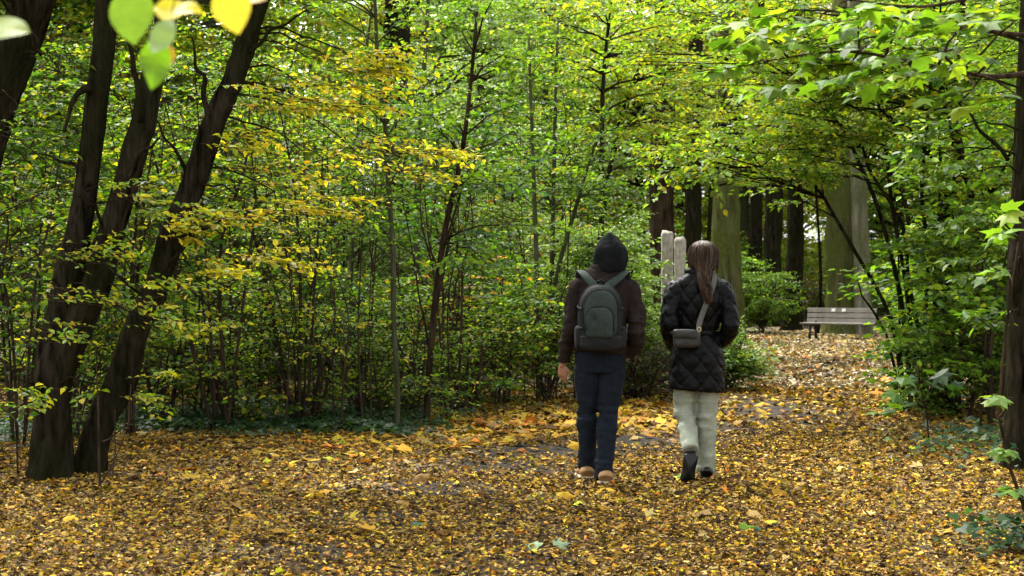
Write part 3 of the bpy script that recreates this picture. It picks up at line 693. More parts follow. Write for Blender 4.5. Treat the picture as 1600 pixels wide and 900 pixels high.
for (px, py, Y, rx, rz_, nb, sx, lab) in ((1045, 120, 26, 2.0, 1.55, 60, 925, 'slim tree spreading yellow-green leaves above the stone pillars'), (1150, 170, 30, 2.0, 1.7, 60, 1098, 'slim tree spreading yellow-green leaves before the first mossy trunk'),
        (1255, 190, 44, 3.2, 2.3, 84, 1277, 'slim tree spreading yellow leaves above the far path'), (1340, 150, 28, 1.7, 1.3, 40, 1420, 'slim tree spreading light green leaves before the widest trunk'), (960, 80, 24, 1.6, 1.5, 44, 930, 'slim tree with light green leaves above the bright bush')):
    c = P(px, py, Y); x0 = (sx - 800) * Y / F
    t = Plant('slim_tree', lab, 'tree', (x0, Y, 0), None, BARK_DARK, 'rhomb', .075 + .001 * Y, ARCH, .5)
    t.stem(np.array([[x0, Y, -.05], [x0 + .1, Y, 2], [x0 * .6 + c[0] * .4, Y, c[2] - .6], [c[0], Y, c[2] + 1.2]]), [.07, .05, .035, .012], 'trunk', 9, 24, .08, seed=int(px))
    t.crown(c, (rx, 1.5, rz_), int(nb * .85), 5, 10, (.35, .8), 0, .35, .02, lift=.1)
    t.finish(0, 'crown')
# --- wood behind everything: each tree its own crown and trunk
WG = 'far trees of the wood'
far = [(-60, 24, 3.4, 5.5, DK), (110, 26, 3.2, 5, {**GR, 'ygreen': 2}), (270, 25, 3.2, 5, {**YG, 'green': 2}), (410, 28, 3.4, 5.5, {**PL, 'ygreen': 2}), (540, 32, 3.8, 5.5, PL),
       (700, 30, 3.6, 5, {**PL, 'light': 3}), (790, 36, 4, 6, PL), (880, 33, 3.6, 5, {**PL, 'lime': 3}), (960, 40, 4, 6, {**YG, 'pale': 2}), (1060, 46, 4.4, 7, {**YG, 'pale': 2, 'gold': 1}),
       (1160, 62, 5.2, 7.5, YG), (1240, 66, 5, 8, {**YG, 'gold': 1}), (1400, 60, 5.5, 7.5, {**GR, 'lime': 3}), (1480, 34, 4, 5.5, {**GR, 'lime': 2}), (1600, 30, 4, 5, GR),
       (1560, 45, 5, 6, {**GR, 'lime': 2}), (20, 38, 5, 6.5, DK), (330, 40, 5, 6.5, {**GR, 'lime': 2}), (640, 46, 5.5, 7, PL), (860, 56, 6, 7.5, {**PL, 'yellow': 1})]
WHERE = ['behind the twin-stemmed tree', 'at the far left behind dark shrubs', 'behind the leaning tree', 'behind the yellow sprays', 'behind the grey sapling', 'behind the brown sapling', 'far behind the backpack walker',
         'beyond the bright bush', 'left of the stone pillars', 'above the stone pillars', 'beyond the leftmost dark trunk', 'beyond the rightmost dark trunk', 'right of the bench', 'behind the many-stemmed tree', 'behind the right edge trunk',
         'in the distance on the right', 'in the distance at the left', 'in the distance behind the leaning tree', 'in the distance behind the saplings', 'in the distance beyond the backpack walker']
PROTO = {}
def wood_proto(key, mix, kind):
    """one unit tree or shrub whose meshes the others share"""
    if key in PROTO: return PROTO[key]
    if kind == 'tree':
        t = Plant('wood_tree', 'x', 'tree', (0, 0, 0), None, BARK_DARK if len(PROTO) % 2 else BARK_GREY, 'rhomb', .15, mix, .6, twr=0)
        t.stem(np.array([[0, 0, -.1], [.15, 0, 3], [-.2, .1, 6], [.1, 0, 10.5]]), [.2, .16, .12, .04], 'trunk', 14, 24, .08, seed=60 + len(PROTO))
        t.crown((0, 0, 6.2), (3.6, 3.0, 5.4), 180, 6, 10, (.6, 1.3), 0, .1, .035, shell=.9, lift=.1)
        t.finish(0, 'crown')
    else:
        t = Plant('underwood_shrub', 'x', 'shrub', (0, 0, 0), None, TWIG, 'rhomb', .11, mix, .6, twr=0)
        for j in range(7):
            a = j * .9; e = np.array([math.cos(a) * 1.1, math.sin(a) * 1.1, 2.2 + .2 * math.sin(j * 5)])
            t.stem(np.array([[.1 * math.cos(a), .1 * math.sin(a), -.05], e * [.4, .4, .45], e]), [.018, .012, .004], 'stem', 5, 9, .05)
            t.crown((0, 0, 1.35), (1.7, 1.5, 1.3), 15, 5, 9, (.3, .8), j, .1, .008, shell=.9)
        t.finish(0)
    PROTO[key] = t.root; return t.root
USED = set()
def place(key, mix, kind, label, x, Y, s, h, rz):
    p = wood_proto(key, mix, kind)
    if key in USED:
        r = p.copy(); col.objects.link(r)
        for ch in list(p.children):
            c = ch.copy(); col.objects.link(c); c.parent = r
    else: r = p; USED.add(key)
    r.location = (x, Y, 0); r.scale = (s, s, h); r.rotation_euler = (0, 0, rz); r['label'] = label
    return r
KEY = {id(DK): 'dk', id(GR): 'gr', id(YG): 'yg', id(PL): 'pl'}
W2 = {'dk': {**DK, 'green': 4}, 'gr': {**GR, 'lime': 2, 'light': 2}, 'yg': {**YG, 'light': 2}, 'pl': {'light': 4, 'lime': 2, 'pale': 3.5, 'silver': 1.6, 'mid': 1.5}, 'gold': {**YG, 'gold': 1.6, 'yellow': 2.4}}
FAR = [(-60, 24, 'dk', 'behind the twin-stemmed tree'), (110, 26, 'gr', 'at the far left behind dark shrubs'), (270, 25, 'yg', 'behind the leaning tree'), (410, 28, 'yg', 'behind the yellow sprays'),
       
       (1060, 74, 'gold', 'above the stone pillars'), (1160, 62, 'yg', 'beyond the leftmost dark trunk'), (1240, 68, 'gold', 'beyond the rightmost dark trunk'), (1400, 58, 'gr', 'right of the bench'), (1650, 36, 'gr', 'behind the many-stemmed tree'),
       (1730, 27, 'gr', 'behind the right edge trunk'), (1660, 42, 'gr', 'in the distance at the right edge'), (20, 36, 'gr', 'in the distance at the left edge'), (330, 40, 'pl', 'in the distance behind the leaning tree'), 
       (860, 54, 'pl', 'in the distance behind the backpack walker'), (180, 44, 'gr', 'in the distance between the left trunks'), (480, 50, 'yg', 'in the distance left of the grey sapling'), (740, 60, 'pl', 'far off in the middle of the photo'), (1000, 64, 'gold', 'far off between the two walkers'),
       (1330, 76, 'yg', 'far off behind the bench'), (1450, 74, 'gr', 'far off behind the many-stemmed tree'), (1530, 56, 'gr', 'far off left of the right edge trunk'), (80, 60, 'gr', 'far off left of the twin-stemmed tree'), (280, 66, 'gr', 'far off behind the leaning tree'),
       (560, 72, 'pl', 'far off behind the grey sapling'), (920, 80, 'pl', 'far off behind the bright bush'), (1110, 84, 'gold', 'far off beside the first mossy trunk'), (1210, 90, 'yg', 'far off between the dark trunks'), (1620, 70, 'gr', 'far off beyond the right edge trunk'), (1380, 98, 'yg', 'farthest off right of the widest trunk'), (-40, 78, 'gr', 'farthest off at the left edge'), (400, 92, 'gr', 'farthest off left of the saplings'), (660, 96, 'pl', 'farthest off in the middle'), (810, 68, 'pl', 'far off behind the thin pale sapling pair'), (700, 84, 'pl', 'farthest off behind the two slim saplings'), (625, 60, 'pl', 'far off behind the second slim sapling'), (940, 66, 'gold', 'far off above the backpack walker'), (870, 92, 'pl', 'farthest off beyond the backpack walker'), (780, 102, 'gr', 'at the very back of the wood in the middle')]
for k, (px, Y, key, wh) in enumerate(FAR):
    sc_ = rng.uniform(.9, 1.15) * (1 + max(0, Y - 30) * .008); place('t' + key, W2[key], 'tree', f'leafy tree of the wood, {wh}', (px - 800) * Y / F, Y, sc_, sc_ * rng.uniform(1, 1.25), rng.uniform(0, 6.3))
UND = [(1560, 24, 'gr', 'behind the stems of the many-stemmed tree'), (1590, 20, 'gr', 'between the many-stemmed tree and the right edge trunk'), (1420, 54, 'gr', 'in the distance right of the bench'), (1200, 64, 'yg', 'in the distance between the dark trunks'),
       (1285, 70, 'gr', 'in the distance left of the widest trunk'), (1000, 34, 'pl', 'behind the bright bush'), (780, 27, 'or', 'behind the backpack walker, with orange leaves'), (640, 26, 'or', 'behind the slender saplings, with orange leaves'), (1110, 46, 'gr', 'beside the first mossy trunk'),
       (1150, 56, 'gr', 'beyond the first mossy trunk'), (500, 24, 'pl', 'behind the yellow sprays'), (360, 23, 'gr', 'deep behind the leaning tree'), (220, 22, 'dk', 'deep between the left trunks'), (60, 21, 'dk', 'deep at the left edge'), (880, 28, 'pl', 'left of the stone pillars'), (1520, 36, 'gr', 'at the bend of the path, right of the bench'),
       (1540, 30, 'dk', 'deep behind the right edge trunk'), (1620, 16.5, 'gr', 'at the right edge of the photo'), (720, 24, 'pl', 'behind the brown sapling'), (1235, 84, 'yg', 'far off beyond the leaning dark trunk'), (1400, 70, 'yg', 'far off beyond the bench'), (930, 46, 'pl', 'far off beyond the walkers'), (680, 34, 'pl', 'pale and sunlit behind the two slim saplings'), (840, 36, 'pl', 'pale and sunlit behind the thin pale saplings'), (760, 42, 'or', 'far off beyond the brown sapling'), (600, 46, 'pl', 'far off left of the second slim sapling'), (960, 40, 'pl', 'far off left of the stone pillars'), (700, 52, 'pl', 'farthest off behind the brown sapling'), (850, 50, 'pl', 'farthest off behind the backpack walker'), (580, 36, 'pl', 'far off behind the grey sapling'), (300, 34, 'gr', 'far off at the left')]
W2['or'] = {**PL, 'orange': .9, 'tan': 1.2, 'gold': .5}
for k, (px, Y, key, wh) in enumerate(UND):
    sc_ = rng.uniform(.85, 1.1) * (1 + max(0, Y - 30) * .012); place('u' + key, W2[key], 'shrub', f'underwood shrub {wh}', (px - 800) * Y / F, Y, sc_, sc_ * rng.uniform(.85, 1.1), rng.uniform(0, 6.3))

# --- right: many-stemmed tree, edge trunk, overhanging maples
b = P(1470, 645, 16.3); b[2] = 0; NOLOW = True
t = Plant('many_stemmed_tree', 'dark many-stemmed tree arching over the right side of the path', 'tree', b, bark=BARK_DARK, mix={'mid': 2, 'light': 3, 'lime': 3.4, 'ygreen': 1.5, 'green': 1}, lsize=.078)
SL = [([(1468, 648), (1468, 560), (1472, 470), (1478, 400), (1475, 330), (1500, 260), (1478, 150), (1440, 90), (1390, 40), (1340, 10)], .085, .02),
      ([(1478, 648), (1482, 540), (1496, 400), (1518, 300), (1500, 260), (1490, 190), (1500, 60), (1510, -60)], .07, .03),
      ([(1412, 636), (1402, 540), (1380, 470), (1340, 400), (1305, 340), (1270, 285), (1225, 262), (1150, 262), (1075, 262)], .027, .008),
      ([(1425, 640), (1415, 520), (1398, 420), (1370, 320), (1345, 260), (1310, 190), (1260, 150)], .034, .008),
      ([(1436, 642), (1424, 520), (1412, 420), (1395, 330), (1385, 240), (1370, 140), (1360, 20)], .032, .012),
      ([(1442, 642), (1445, 520), (1450, 400), (1440, 300), (1450, 180), (1458, 50), (1462, -40)], .03, .012),
      ([(1452, 644), (1440, 540), (1420, 440), (1410, 350), (1360, 270), (1330, 200), (1220, 175)], .03, .008),
      ([(1456, 644), (1460, 500), (1464, 380), (1470, 280), (1466, 140), (1470, 0)], .028, .012),
      ([(1404, 634), (1396, 560), (1375, 500), (1350, 470), (1338, 430)], .02, .006),
      ([(1490, 646), (1502, 540), (1508, 440), (1530, 340), (1570, 260), (1600, 180)], .035, .012),
      ([(1484, 646), (1488, 560), (1484, 480), (1490, 380), (1486, 300)], .026, .01),
      ([(1418, 638), (1408, 560), (1405, 480), (1404, 400), (1400, 300)], .018, .006)]
for k, (ln, r0, r1) in enumerate(SL):
    dY = [(-.3 + .05 * k) * 0 + .12 * math.sin(k * 2.1) - (.9 * j / len(ln) if k in (2, 3, 6, 0) else 0) for j in range(len(ln))]
    p = np.array([P(x, y, 16.3 + d) for (x, y), d in zip(ln, dY)]); p[0, 2] = -.03
    t.stem(p, [r0, r0 * .75, r0 * .55 + r1 * .3, r1], 'stem', 9, None, .08, seed=80 + k)
for (a, c, dy, r) in (((1475, 170), (1330, 175), -1, .02), ((1460, 250), (1320, 140), -1.2, .018), ((1400, 190), (1180, 130), -1.5, .015), ((1350, 270), (1160, 200), -1, .012), ((1440, 95), (1180, 20), -1.5, .02)):
    t.branch(P(*a, 16.2), P(*c, 16.2 + dy), r, .005, .04)
for st_, c, rad, nb in ((2, P(1180, 250, 15.4), (1.3, 1.0, .38), 26), (3, P(1260, 170, 15.6), (1.4, 1.2, .45), 30), (0, P(1380, 80, 15.5), (1.6, 1.6, .55), 34), (6, P(1270, 230, 15.5), (1.2, 1, .4), 24),
                        (4, P(1370, 110, 16), (1.0, 1, .6), 22), (1, P(1510, 120, 16), (1.0, 1, 1.0), 26), (9, P(1570, 260, 15.6), (.8, .8, .7), 18), (5, P(1460, 200, 15.8), (.6, .7, .6), 12), (2, P(1050, 250, 15), (.9, .8, .3), 14), (0, P(1130, 60, 15), (1.5, 1.2, .5), 30),
                        (7, P(1460, 0, 16), (1.6, 1.6, .9), 30), (3, P(1200, 20, 15), (1.6, 1.6, .7), 30)):
    t.crown(c, rad, int(nb * (.5 if st_ in (2, 3, 6) else .7)), 5, 9, (.3, .6), st_, .35, .01, lift=.15, sag=.04)
t.crown(P(1530, 360, 15.8), (.8, .8, .9), 22, 5, 9, (.3, .6), 9, .2, .01); t.crown(P(1470, 420, 15.6), (.5, .5, .8), 12, 4, 8, (.25, .5), 7, .15, .01); t.crown(P(1580, 480, 15.2), (.6, .6, .7), 14, 4, 8, (.25, .5), 9, .1, .01)
def prune(t, cond):
    L = t.lv; A = [np.concatenate(x) for x in (L.pos, L.dir, L.nrm, L.size, L.curl, L.ci)]
    px = 800 + A[0][:, 0] * F / A[0][:, 1]; py = 450 - (A[0][:, 2] - CH) * F / A[0][:, 1]
    k = ~cond(px, py); L.pos, L.dir, L.nrm, L.size, L.curl, L.ci = [[a[k]] for a in A]
prune(t, lambda x, y: (y > 330 - .0 * x) & (x < 1420) | (y > 480) & (x < 1440) & (rng.uniform(0, 1, len(x)) < .5))
t.finish(200)

b = P(1596, 700, 11.0); b[2] = 0
t = Plant('edge_tree', 'straight dark trunk cut off by the right edge of the photo', 'tree', b, bark=BARK_DARK, mix=GR, lsize=.08)
t.stem(pts(11.0, (1598, 740), (1597, 600), (1599, 450), (1604, 300), (1611, 150), (1618, 0), (1630, -200), (1650, -500)), [.145, .125, .122, .12, .112, .105, .09, .03], 'trunk', 30, 110, .08, flare=.3, seed=95, rfreq=8)
t.branch(P(1575, 250, 11), P(1490, 150, 10.8), .018, .005, 0); t.branch(P(1490, 150, 10.8), P(1310, 90, 10.6), .008, .003, 0)
t.branch(P(1500, 160, 10.8), P(1590, 60, 10.5), .008, .003, 0)
t.crown((4.4, 11.6, 5.4), (2.2, 2, 1.2), 34, 5, 10, (.35, .7), 0, .6, .02)
hang(t, [(1500, 200, 10.8, -1, .4), (1520, 270, 10.6, -1, .5), (1560, 330, 10.5, -1, .5), (1550, 120, 10.6, -1, .5), (1580, 420, 10.4, -1, .35), (1530, 60, 10.7, -1, .6), (1440, 130, 10.7, -1, .5), (1570, 500, 10.4, -1, .3), (1470, 240, 10.9, -1, .35), (1410, 60, 10.9, -1, .5)], mix={**GR, 'pale': 1.2, 'silver': .8, 'light': 2}, ls=.085)
t.finish(150)

def maple_tree(label, b, line, rad, anchors, ls, mix, name='maple', nleaf=80, cat='tree', M=2, nl=6, mains=()):
    t = Plant(name, label, cat, b, None, BARK_BROWN, 'maple', ls, mix, .35)
    t.stem(np.array(line), rad, 'trunk' if rad[0] > .03 else 'stem', 12, None, .08, seed=int(b[1] * 10))
    for ml in mains:
        q = resample(np.array([P(*m_) for m_ in ml]), 18); i0 = np.argmin(np.linalg.norm(t.stems[0][0] - q[0], axis=1))
        t.stem(np.vstack([t.stems[0][0][i0], q]), [.016, .011, .007, .003], 'branch', 7, 26, .06, seed=int(ml[0][0]))
    for (px, py, Y, dx, ln) in anchors:
        p = P(px, py, Y); s0 = np.vstack([q_[0][2:] for q_ in t.stems[1:]]) if mains else t.stems[0][0]; j = np.argmin(np.linalg.norm(s0 - p, axis=1) + 2 * np.maximum(0, s0[:, 2] - p[2])); t.branch(s0[j], p, .008, .003, .05)
        t.spray(np.repeat(p[None], M, 0), np.column_stack([np.full(M, dx), rng.uniform(-.5, .5, M), rng.normal(-.05, .06, M)]), ln, nl, ls, .12, mix, 0, .3, .003)
    t.finish(nleaf); return t
maple_tree('maple with large soft leaves overhanging the top right', (3.3, 7.2, 0), [(3.3, 7.2, -.05), (3.25, 7.2, 1.2), (3.1, 7.1, 2.4), (2.6, 7.0, 3.2), (1.9, 6.8, 3.7)], [.07, .05, .03, .012],
           [(1290, 60, 6.3, -1, .35), (1340, 30, 6.3, -1, .35), (1400, 50, 6.2, -1, .35), (1270, 90, 6.4, 1, .25), (1460, 110, 6.2, -1, .3), (1500, 40, 6.1, -1, .35), (1560, 90, 6.2, -1, .3), (1230, 20, 6.4, -1, .3), (1590, 30, 6.0, -1, .3), (1330, 100, 6.4, -1, .2), (1540, 20, 6.2, -1, .4), (1420, 20, 6.0, -1, .3), (1200, 60, 6.3, -1, .25), (1380, 110, 6.0, -1, .3), (1310, 10, 5.8, 1, .3), (1480, 80, 5.8, -1, .3), (1250, 130, 6.4, -1, .25), (1520, 140, 6.0, -1, .25), (1590, 150, 6, -1, .3), (1360, 70, 6.5, -1, .3), (1440, 70, 6.4, -1, .3), (1280, 30, 6.6, -1, .3), (1500, 100, 6.4, -1, .3), (1180, 100, 6.8, -1, .25)], .098, {'mid': 3, 'light': 2.5, 'green': 2, 'lime': 1.5}, nleaf=90, mains=[[(1700, 60, 7.0), (1600, 55, 6.6), (1480, 40, 6.4), (1340, 20, 6.4), (1220, 15, 6.4)], [(1660, 100, 6.9), (1560, 120, 6.4), (1440, 100, 6.3), (1320, 80, 6.4), (1200, 95, 6.6)], [(1690, -40, 6.9), (1580, -20, 6.3), (1450, 10, 6.0), (1330, 0, 6.0)]])
maple_tree('young maple with big flat leaves at the foot of the right edge trunk', (2.98, 8.0, 0), [(2.98, 8, -.03), (2.84, 8, .3), (2.74, 8.0, .7), (2.78, 8.0, 1.2), (2.85, 8, 1.7)], [.012, .010, .007, .004],
           [(1585, 620, 7.8, -1, .12), (1590, 700, 7.8, -1, .1), (1575, 420, 7.9, -1, .15), (1590, 360, 7.9, -1, .15), (1545, 330, 8, 1, .12), (1595, 760, 7.7, -1, .08)], .13, {'mid': 3, 'light': 2, 'lime': 1.5, 'green': 2}, 'young_maple', 40, 'sapling', 2, 3)
maple_tree('low maple seedling spreading large leaves beside the many-stemmed tree', tuple(P(1452, 640, 12.6) * np.array([1, 1, 0])), [P(1452, 700, 12.6), P(1448, 640, 12.6), P(1436, 600, 12.5), P(1430, 560, 12.5)], [.008, .006, .003],
           [(1436, 585, 12.3, -1, .15), (1436, 575, 12.3, 1, .3), (1425, 605, 12.2, -1, .22), (1440, 625, 12.2, -.6, .3), (1410, 640, 12, -1, .2), (1450, 600, 12.2, 1, .25)], .17, {'mid': 2, 'green': 4, 'deep': 2}, 'maple_seedling', 24, 'sapling', 1, 3)

shrub('leafy_shrub', 'fresh green shrub left of the right edge trunk', 1545, 14.6, 2.5, 1.1, {**GR, 'light': 2.5, 'lime': 1.5}, nb=34, nleaf=40, low=.08, lsize=.08)
shrub('leafy_shrub', 'low green shrub at the foot of the many-stemmed tree', 1500, 15.4, 1.0, .9, GR, nb=20, low=.05, lsize=.07)
# --- ivy carpets
def ivy(name, label, spots, n):
    lv = Leaves(); x, y = [], []
    for (px, py, sx, sy, k) in spots:
        Yq = 3177 / (py - 450); m = int(n * k)
        x.append((px - 800) * Yq / F + rng.normal(0, sx, m)); y.append(Yq + rng.normal(0, sy, m))
    x, y = np.concatenate(x), np.concatenate(y); m = len(x)
    hgt = .22 * (.6 + .5 * vnoise(np.column_stack([x * 1.3, y * 1.3, 0 * x]), 4)) * rng.uniform(.15, 1, m)
    a = rng.uniform(0, 6.28, m); nr = np.array([0, -.25, 1.]) + rng.normal(0, .35, (m, 3))
    lv.add(np.column_stack([x, y, ground_z(x, y) + hgt + .02]), np.column_stack([np.cos(a), np.sin(a), rng.normal(-.2, .2, m)]), nr, .062 * rng.uniform(.6, 1.3, m), pick(m, {'ivy': 4, 'deep': 4, 'green': .8}))
    acc = Acc(); bake(acc, lv.arrays(), 'ivy', 0); tag(link(name, acc.mesh(name, [LEAF])), label, kind='stuff')
ivy('ivy_carpet', 'dark ivy carpet along the foot of the left thicket', [(20, 690, .4, .5, .6), (230, 664, .8, .7, 1), (340, 668, .7, .6, 1.2), (450, 672, .6, .5, 1.2), (550, 672, .5, .45, 1), (610, 680, .25, .3, .4), (420, 645, 1.2, .6, .8)], 1500)
ivy('ivy_carpet', 'dark ivy patches along the right edge of the path', [(1560, 700, .35, .6, .5), (1520, 720, .3, .5, .25), (1600, 640, .5, .6, .4), (1580, 870, .14, .15, .25), (1500, 640, .5, .3, .4)], 900)

# --- bare twig with shoots before the leaning tree
b = P(157, 768, 10.0); b[2] = 0
t = Plant('bare_shoot', 'thin bare forked shoot rising from the litter before the left trunks', 'sapling', b, bark=TWIG, mix=YG)
t.stem(np.array([b - [0, 0, .02], P(155, 720, 10), P(154, 660, 10), P(152, 600, 10.1), P(150, 540, 10.1)]), [.012, .007, .004], 'stem', 6, 14)
for a, c in (((158, 755), (200, 665)), ((200, 665), (205, 600)), ((175, 745), (180, 640)), ((160, 690), (215, 640))): t.branch(P(*a, 10), P(*c, 10), .007, .003, -.1)
t.spray(P(150, 600, 10.1)[None] + rng.normal(0, .05, (4, 3)), rng.normal(0, 1, (4, 3)) * [1, 1, .2], .25, 5, .07, .1, YG, 0)
t.finish(14)
b = P(28, 745, 10.6); b[2] = 0
t = Plant('bare_shoot', 'thin shoot with a few green leaves left of the forked trunk', 'sapling', b, bark=TWIG, mix=GR)
t.stem(np.array([b - [0, 0, .02], P(26, 690, 10.6), P(22, 640, 10.5), P(18, 600, 10.4)]), [.008, .004], 'stem', 6, 10)
t.spray(P(22, 630, 10.4)[None] + rng.normal(0, .04, (4, 3)), np.array([[1, 0, 0], [-1, 0, 0], [.7, -.7, 0], [-.5, -.5, .1]]), .22, 6, .075, .1, GR, 0)
t.finish(12)

# --- twig with big leaves close to the camera, top left
b = np.array([-1.75, 2.5, 0])
t = Plant('near_sapling', 'near out-of-focus twig with green and yellow leaves hanging into the top left', 'sapling', b, bark=BARK_BROWN, leafkind='big', lsize=.08)
t.stem(np.array([[-1.75, 2.5, -.02], [-1.7, 2.45, 1.0], [-1.45, 2.35, 1.75], [-1.0, 2.3, 2.02], [-.5, 2.25, 2.06], [-.2, 2.2, 2.02]]), [.02, .014, .008, .003], 'stem', 8, 40, .05)
for (px, py, qx, qy, Y, wd, c, nr) in ((203, -22, 208, 66, 2.3, 1, 'light', (0, -1, .15)), (268, 30, 238, 82, 2.25, 1.25, 'soft', (.1, -.8, .9)), (246, 62, 240, 135, 2.35, .75, 'mid', (.55, -1, .1)),
                                      (240, 14, 312, 12, 2.3, .75, 'yellow', (0, -1, .9)), (352, -25, 372, 50, 2.2, 1.1, 'yellow', (0, -1, .2)), (345, -14, 415, -4, 2.3, .7, 'gold', (0, -1, .8)), (-30, 40, 44, 47, 2.25, .7, 'lime', (0, -1, .9)), (255, 68, 264, 104, 2.5, .6, 'gold', (.5, -1, .1))):
    a, e = P(px, py, Y), P(qx, qy, Y - .03); L1 = np.linalg.norm(e - a)
    t.lv.add(a[None], (e - a)[None], np.array([nr], float), L1 * 1.02, np.array([PN.index(c)]), np.array([.8]))
    s0 = t.stems[0][0]; j = np.argmin(np.linalg.norm(s0 - a, axis=1)); t.branch(s0[j], a, .0018, .001, .02, .02, 5)
t.finish(8)
print('LEAVES', NLEAF)
# ------------------------------------------------------------------ bench
WOOD = cloth_mat('weathered_bench_wood', (.15, .135, .118), (.33, .30, .265), 30, .8, .5, .3, 3, (.3, 8, 8))
IRON = cloth_mat('dark_bench_leg', (.025, .022, .02), (.06, .055, .05), 40, .7)
CONC = cloth_mat('grey_bench_leg', (.16, .15, .14), (.28, .26, .24), 40, .9)
WHITE = cloth_mat('white_sticker', (.75, .75, .72), (.82, .82, .8), 20, .5)
bench = thing('park_bench', 'weathered wooden park bench at the far end of the path', 'bench', (8.93, 39.0, .015), None, R(-34))
def part_box(name, parent, c, s, m, rot=None, bev=.006):
    a = Acc(); box(a, (0, 0, 0), s, rot, 0, bev); o = link(name, a.mesh(name, [m]), parent); o.location = c; return o
tilt = Matrix.Rotation(R(-14), 3, 'X')
backs = []
for z, yb in ((.51, .25), (.655, .285), (.80, .32)):
    backs.append(part_box('back_slat', bench, (0, yb, z), (1.98, .035, .125), WOOD, tilt))
for yb in (-.22, -.105, .01, .125):
    part_box('seat_slat', bench, (0, yb, .44 + .01 * abs(yb)), (1.98, .1, .04), WOOD)
for x, m in ((-.72, IRON), (.72, CONC)):
    for y0, y1, z1 in ((-.24, -.17, .42), (.26, .14, .42)):
        a = Acc(); add_tube(a, [(0, y0, 0), (0, y0 * .55 + y1 * .45, .2), (0, y1, z1)], [.05, .036, .05], 8, rb=[.045, .034, .045], uref=(1, 0, 0)); o = link('leg', a.mesh('leg', [m], True), bench); o.location = (x, 0, 0)
    part_box('seat_bearer', bench, (x, -.03, .395), (.06, .46, .05), m)
    a = Acc(); add_tube(a, [(0, .17, .40), (0, .27, .55), (0, .35, .86)], [.03, .028, .024], 8, rb=[.04, .03, .02], uref=(1, 0, 0)); o = link('back_post', a.mesh('back_post', [m], True), bench); o.location = (x, .022, 0)
for x in (-.24, .06):
    a = Acc(); box(a, (0, -.0205, .012), (.11, .004, .085), tilt); o = link('sticker', a.mesh('sticker', [WHITE]), backs[2]); o.location = (x, 0, -.005); o['label'] = 'small white sticker on the top slat'

# ------------------------------------------------------------------ stone pillars
STONE = cloth_mat('weathered_stone', (.20, .18, .14), (.46, .43, .36), 22, .9, .8, .3, 2.5, (1, 1, .45))
for px, py, Y, ww, lab, sd in ((1042.5, 362, 26, .215, 'weathered stone pillar, the taller left one beside the coat walker\'s head', 1), (1062.5, 373, 25.6, .205, 'weathered stone pillar, the shorter right one beside the coat walker\'s head', 2)):
    tp = P(px, py, Y); n = 60; zz = np.linspace(-.1, tp[2], n); th = np.linspace(0, 2 * math.pi, 33)[:-1]
    prof = np.array([[math.copysign(abs(math.cos(a)) ** .45, math.cos(a)) * ww / 2, math.copysign(abs(math.sin(a)) ** .45, math.sin(a)) * ww / 2] for a in th])
    V = np.array([[x, y, z] for z in zz for x, y in prof]); k = 1 + .06 * fbm(V * [9, 9, 5], sd); V[:, 0] *= k; V[:, 1] *= k
    V[-32:, :2] *= .8; V[-32:, 2] += .05 * vnoise(V[-32:] * 14, sd); V[-64:-32, 2] += .02 * vnoise(V[-64:-32] * 14, sd)
    V = np.vstack([V, [[0, 0, tp[2] + .01]]]); a = Acc(); jj = np.arange(32)
    a.add(V, np.concatenate([np.stack([i * 32 + jj, i * 32 + (jj + 1) % 32, i * 32 + 32 + (jj + 1) % 32, i * 32 + 32 + jj], -1) for i in range(n - 1)]))
    a.add(np.zeros((0, 3)), np.stack([(n - 1) * 32 + jj, (n - 1) * 32 + (jj + 1) % 32, np.full(32, n * 32)], -1) - a.n)
    o = link('stone_pillar', a.mesh('stone_pillar', [STONE], True)); o.location = (tp[0], Y, 0); tag(o, lab, 'stone pillar', 'stone pillars')

# ------------------------------------------------------------------ people
SKIN = cloth_mat('skin', (.20, .095, .055), (.26, .13, .08), 60, .5, .1, .4)
WOOL = cloth_mat('dark_brown_wool', (.010, .0072, .0063), (.030, .022, .019), 120, .95, .6, .06, 5)
KNIT = cloth_mat('charcoal_jersey', (.0045, .0055, .0055), (.011, .0135, .0135), 160, .95, .4, .06, 6)
DENIM = cloth_mat('dark_blue_denim', (.0012, .0026, .0055), (.0065, .0125, .0225), 90, .9, .4, .2, 5, (1, 1, .35))
COAT = cloth_mat('black_nylon_quilting', (.0012, .0014, .0016), (.0026, .003, .0032), 60, .40, .25, .09, 8)
PALE = cloth_mat('pale_grey_green_cord', (.20, .22, .165), (.32, .345, .27), 190, .9, .5, .2, 6, (1, 1, .3))
TAN = cloth_mat('tan_suede', (.20, .11, .04), (.28, .16, .065), 90, .8, .2, .3)
SOLE = cloth_mat('cream_rubber', (.34, .28, .19), (.42, .36, .26), 60, .7, .1)
BLACK = cloth_mat('black_leather', (.002, .002, .002), (.005, .005, .005), 60, .45, .15, .3)
HAIR = cloth_mat('brown_hair', (.010, .0052, .0026), (.062, .034, .017), 70, .55, .5, .1, 9, (1, 1, .07))
HAIRL = cloth_mat('light_brown_hair', (.03, .0155, .007), (.105, .058, .027), 70, .45, .5, .5, 9, (1, 1, .07))
PACKG = cloth_mat('grey_green_ripstop', (.014, .020, .017), (.038, .052, .044), 130, .7, .3, .12, 7)
PACKD = cloth_mat('dark_grey_green_nylon', (.006, .0085, .0075), (.017, .022, .020), 130, .75, .3, .1, 7)
PACKB = cloth_mat('black_pack_fabric', (.0012, .0012, .0014), (.0035, .0035, .0037), 130, .8, .3, .3)
BAGM = cloth_mat('dark_olive_leather', (.006, .0065, .0058), (.013, .014, .0125), 60, .5, .2, .45, 9)
STRAP = cloth_mat('olive_webbing', (.045, .045, .037), (.075, .075, .063), 160, .8, .4, .3)
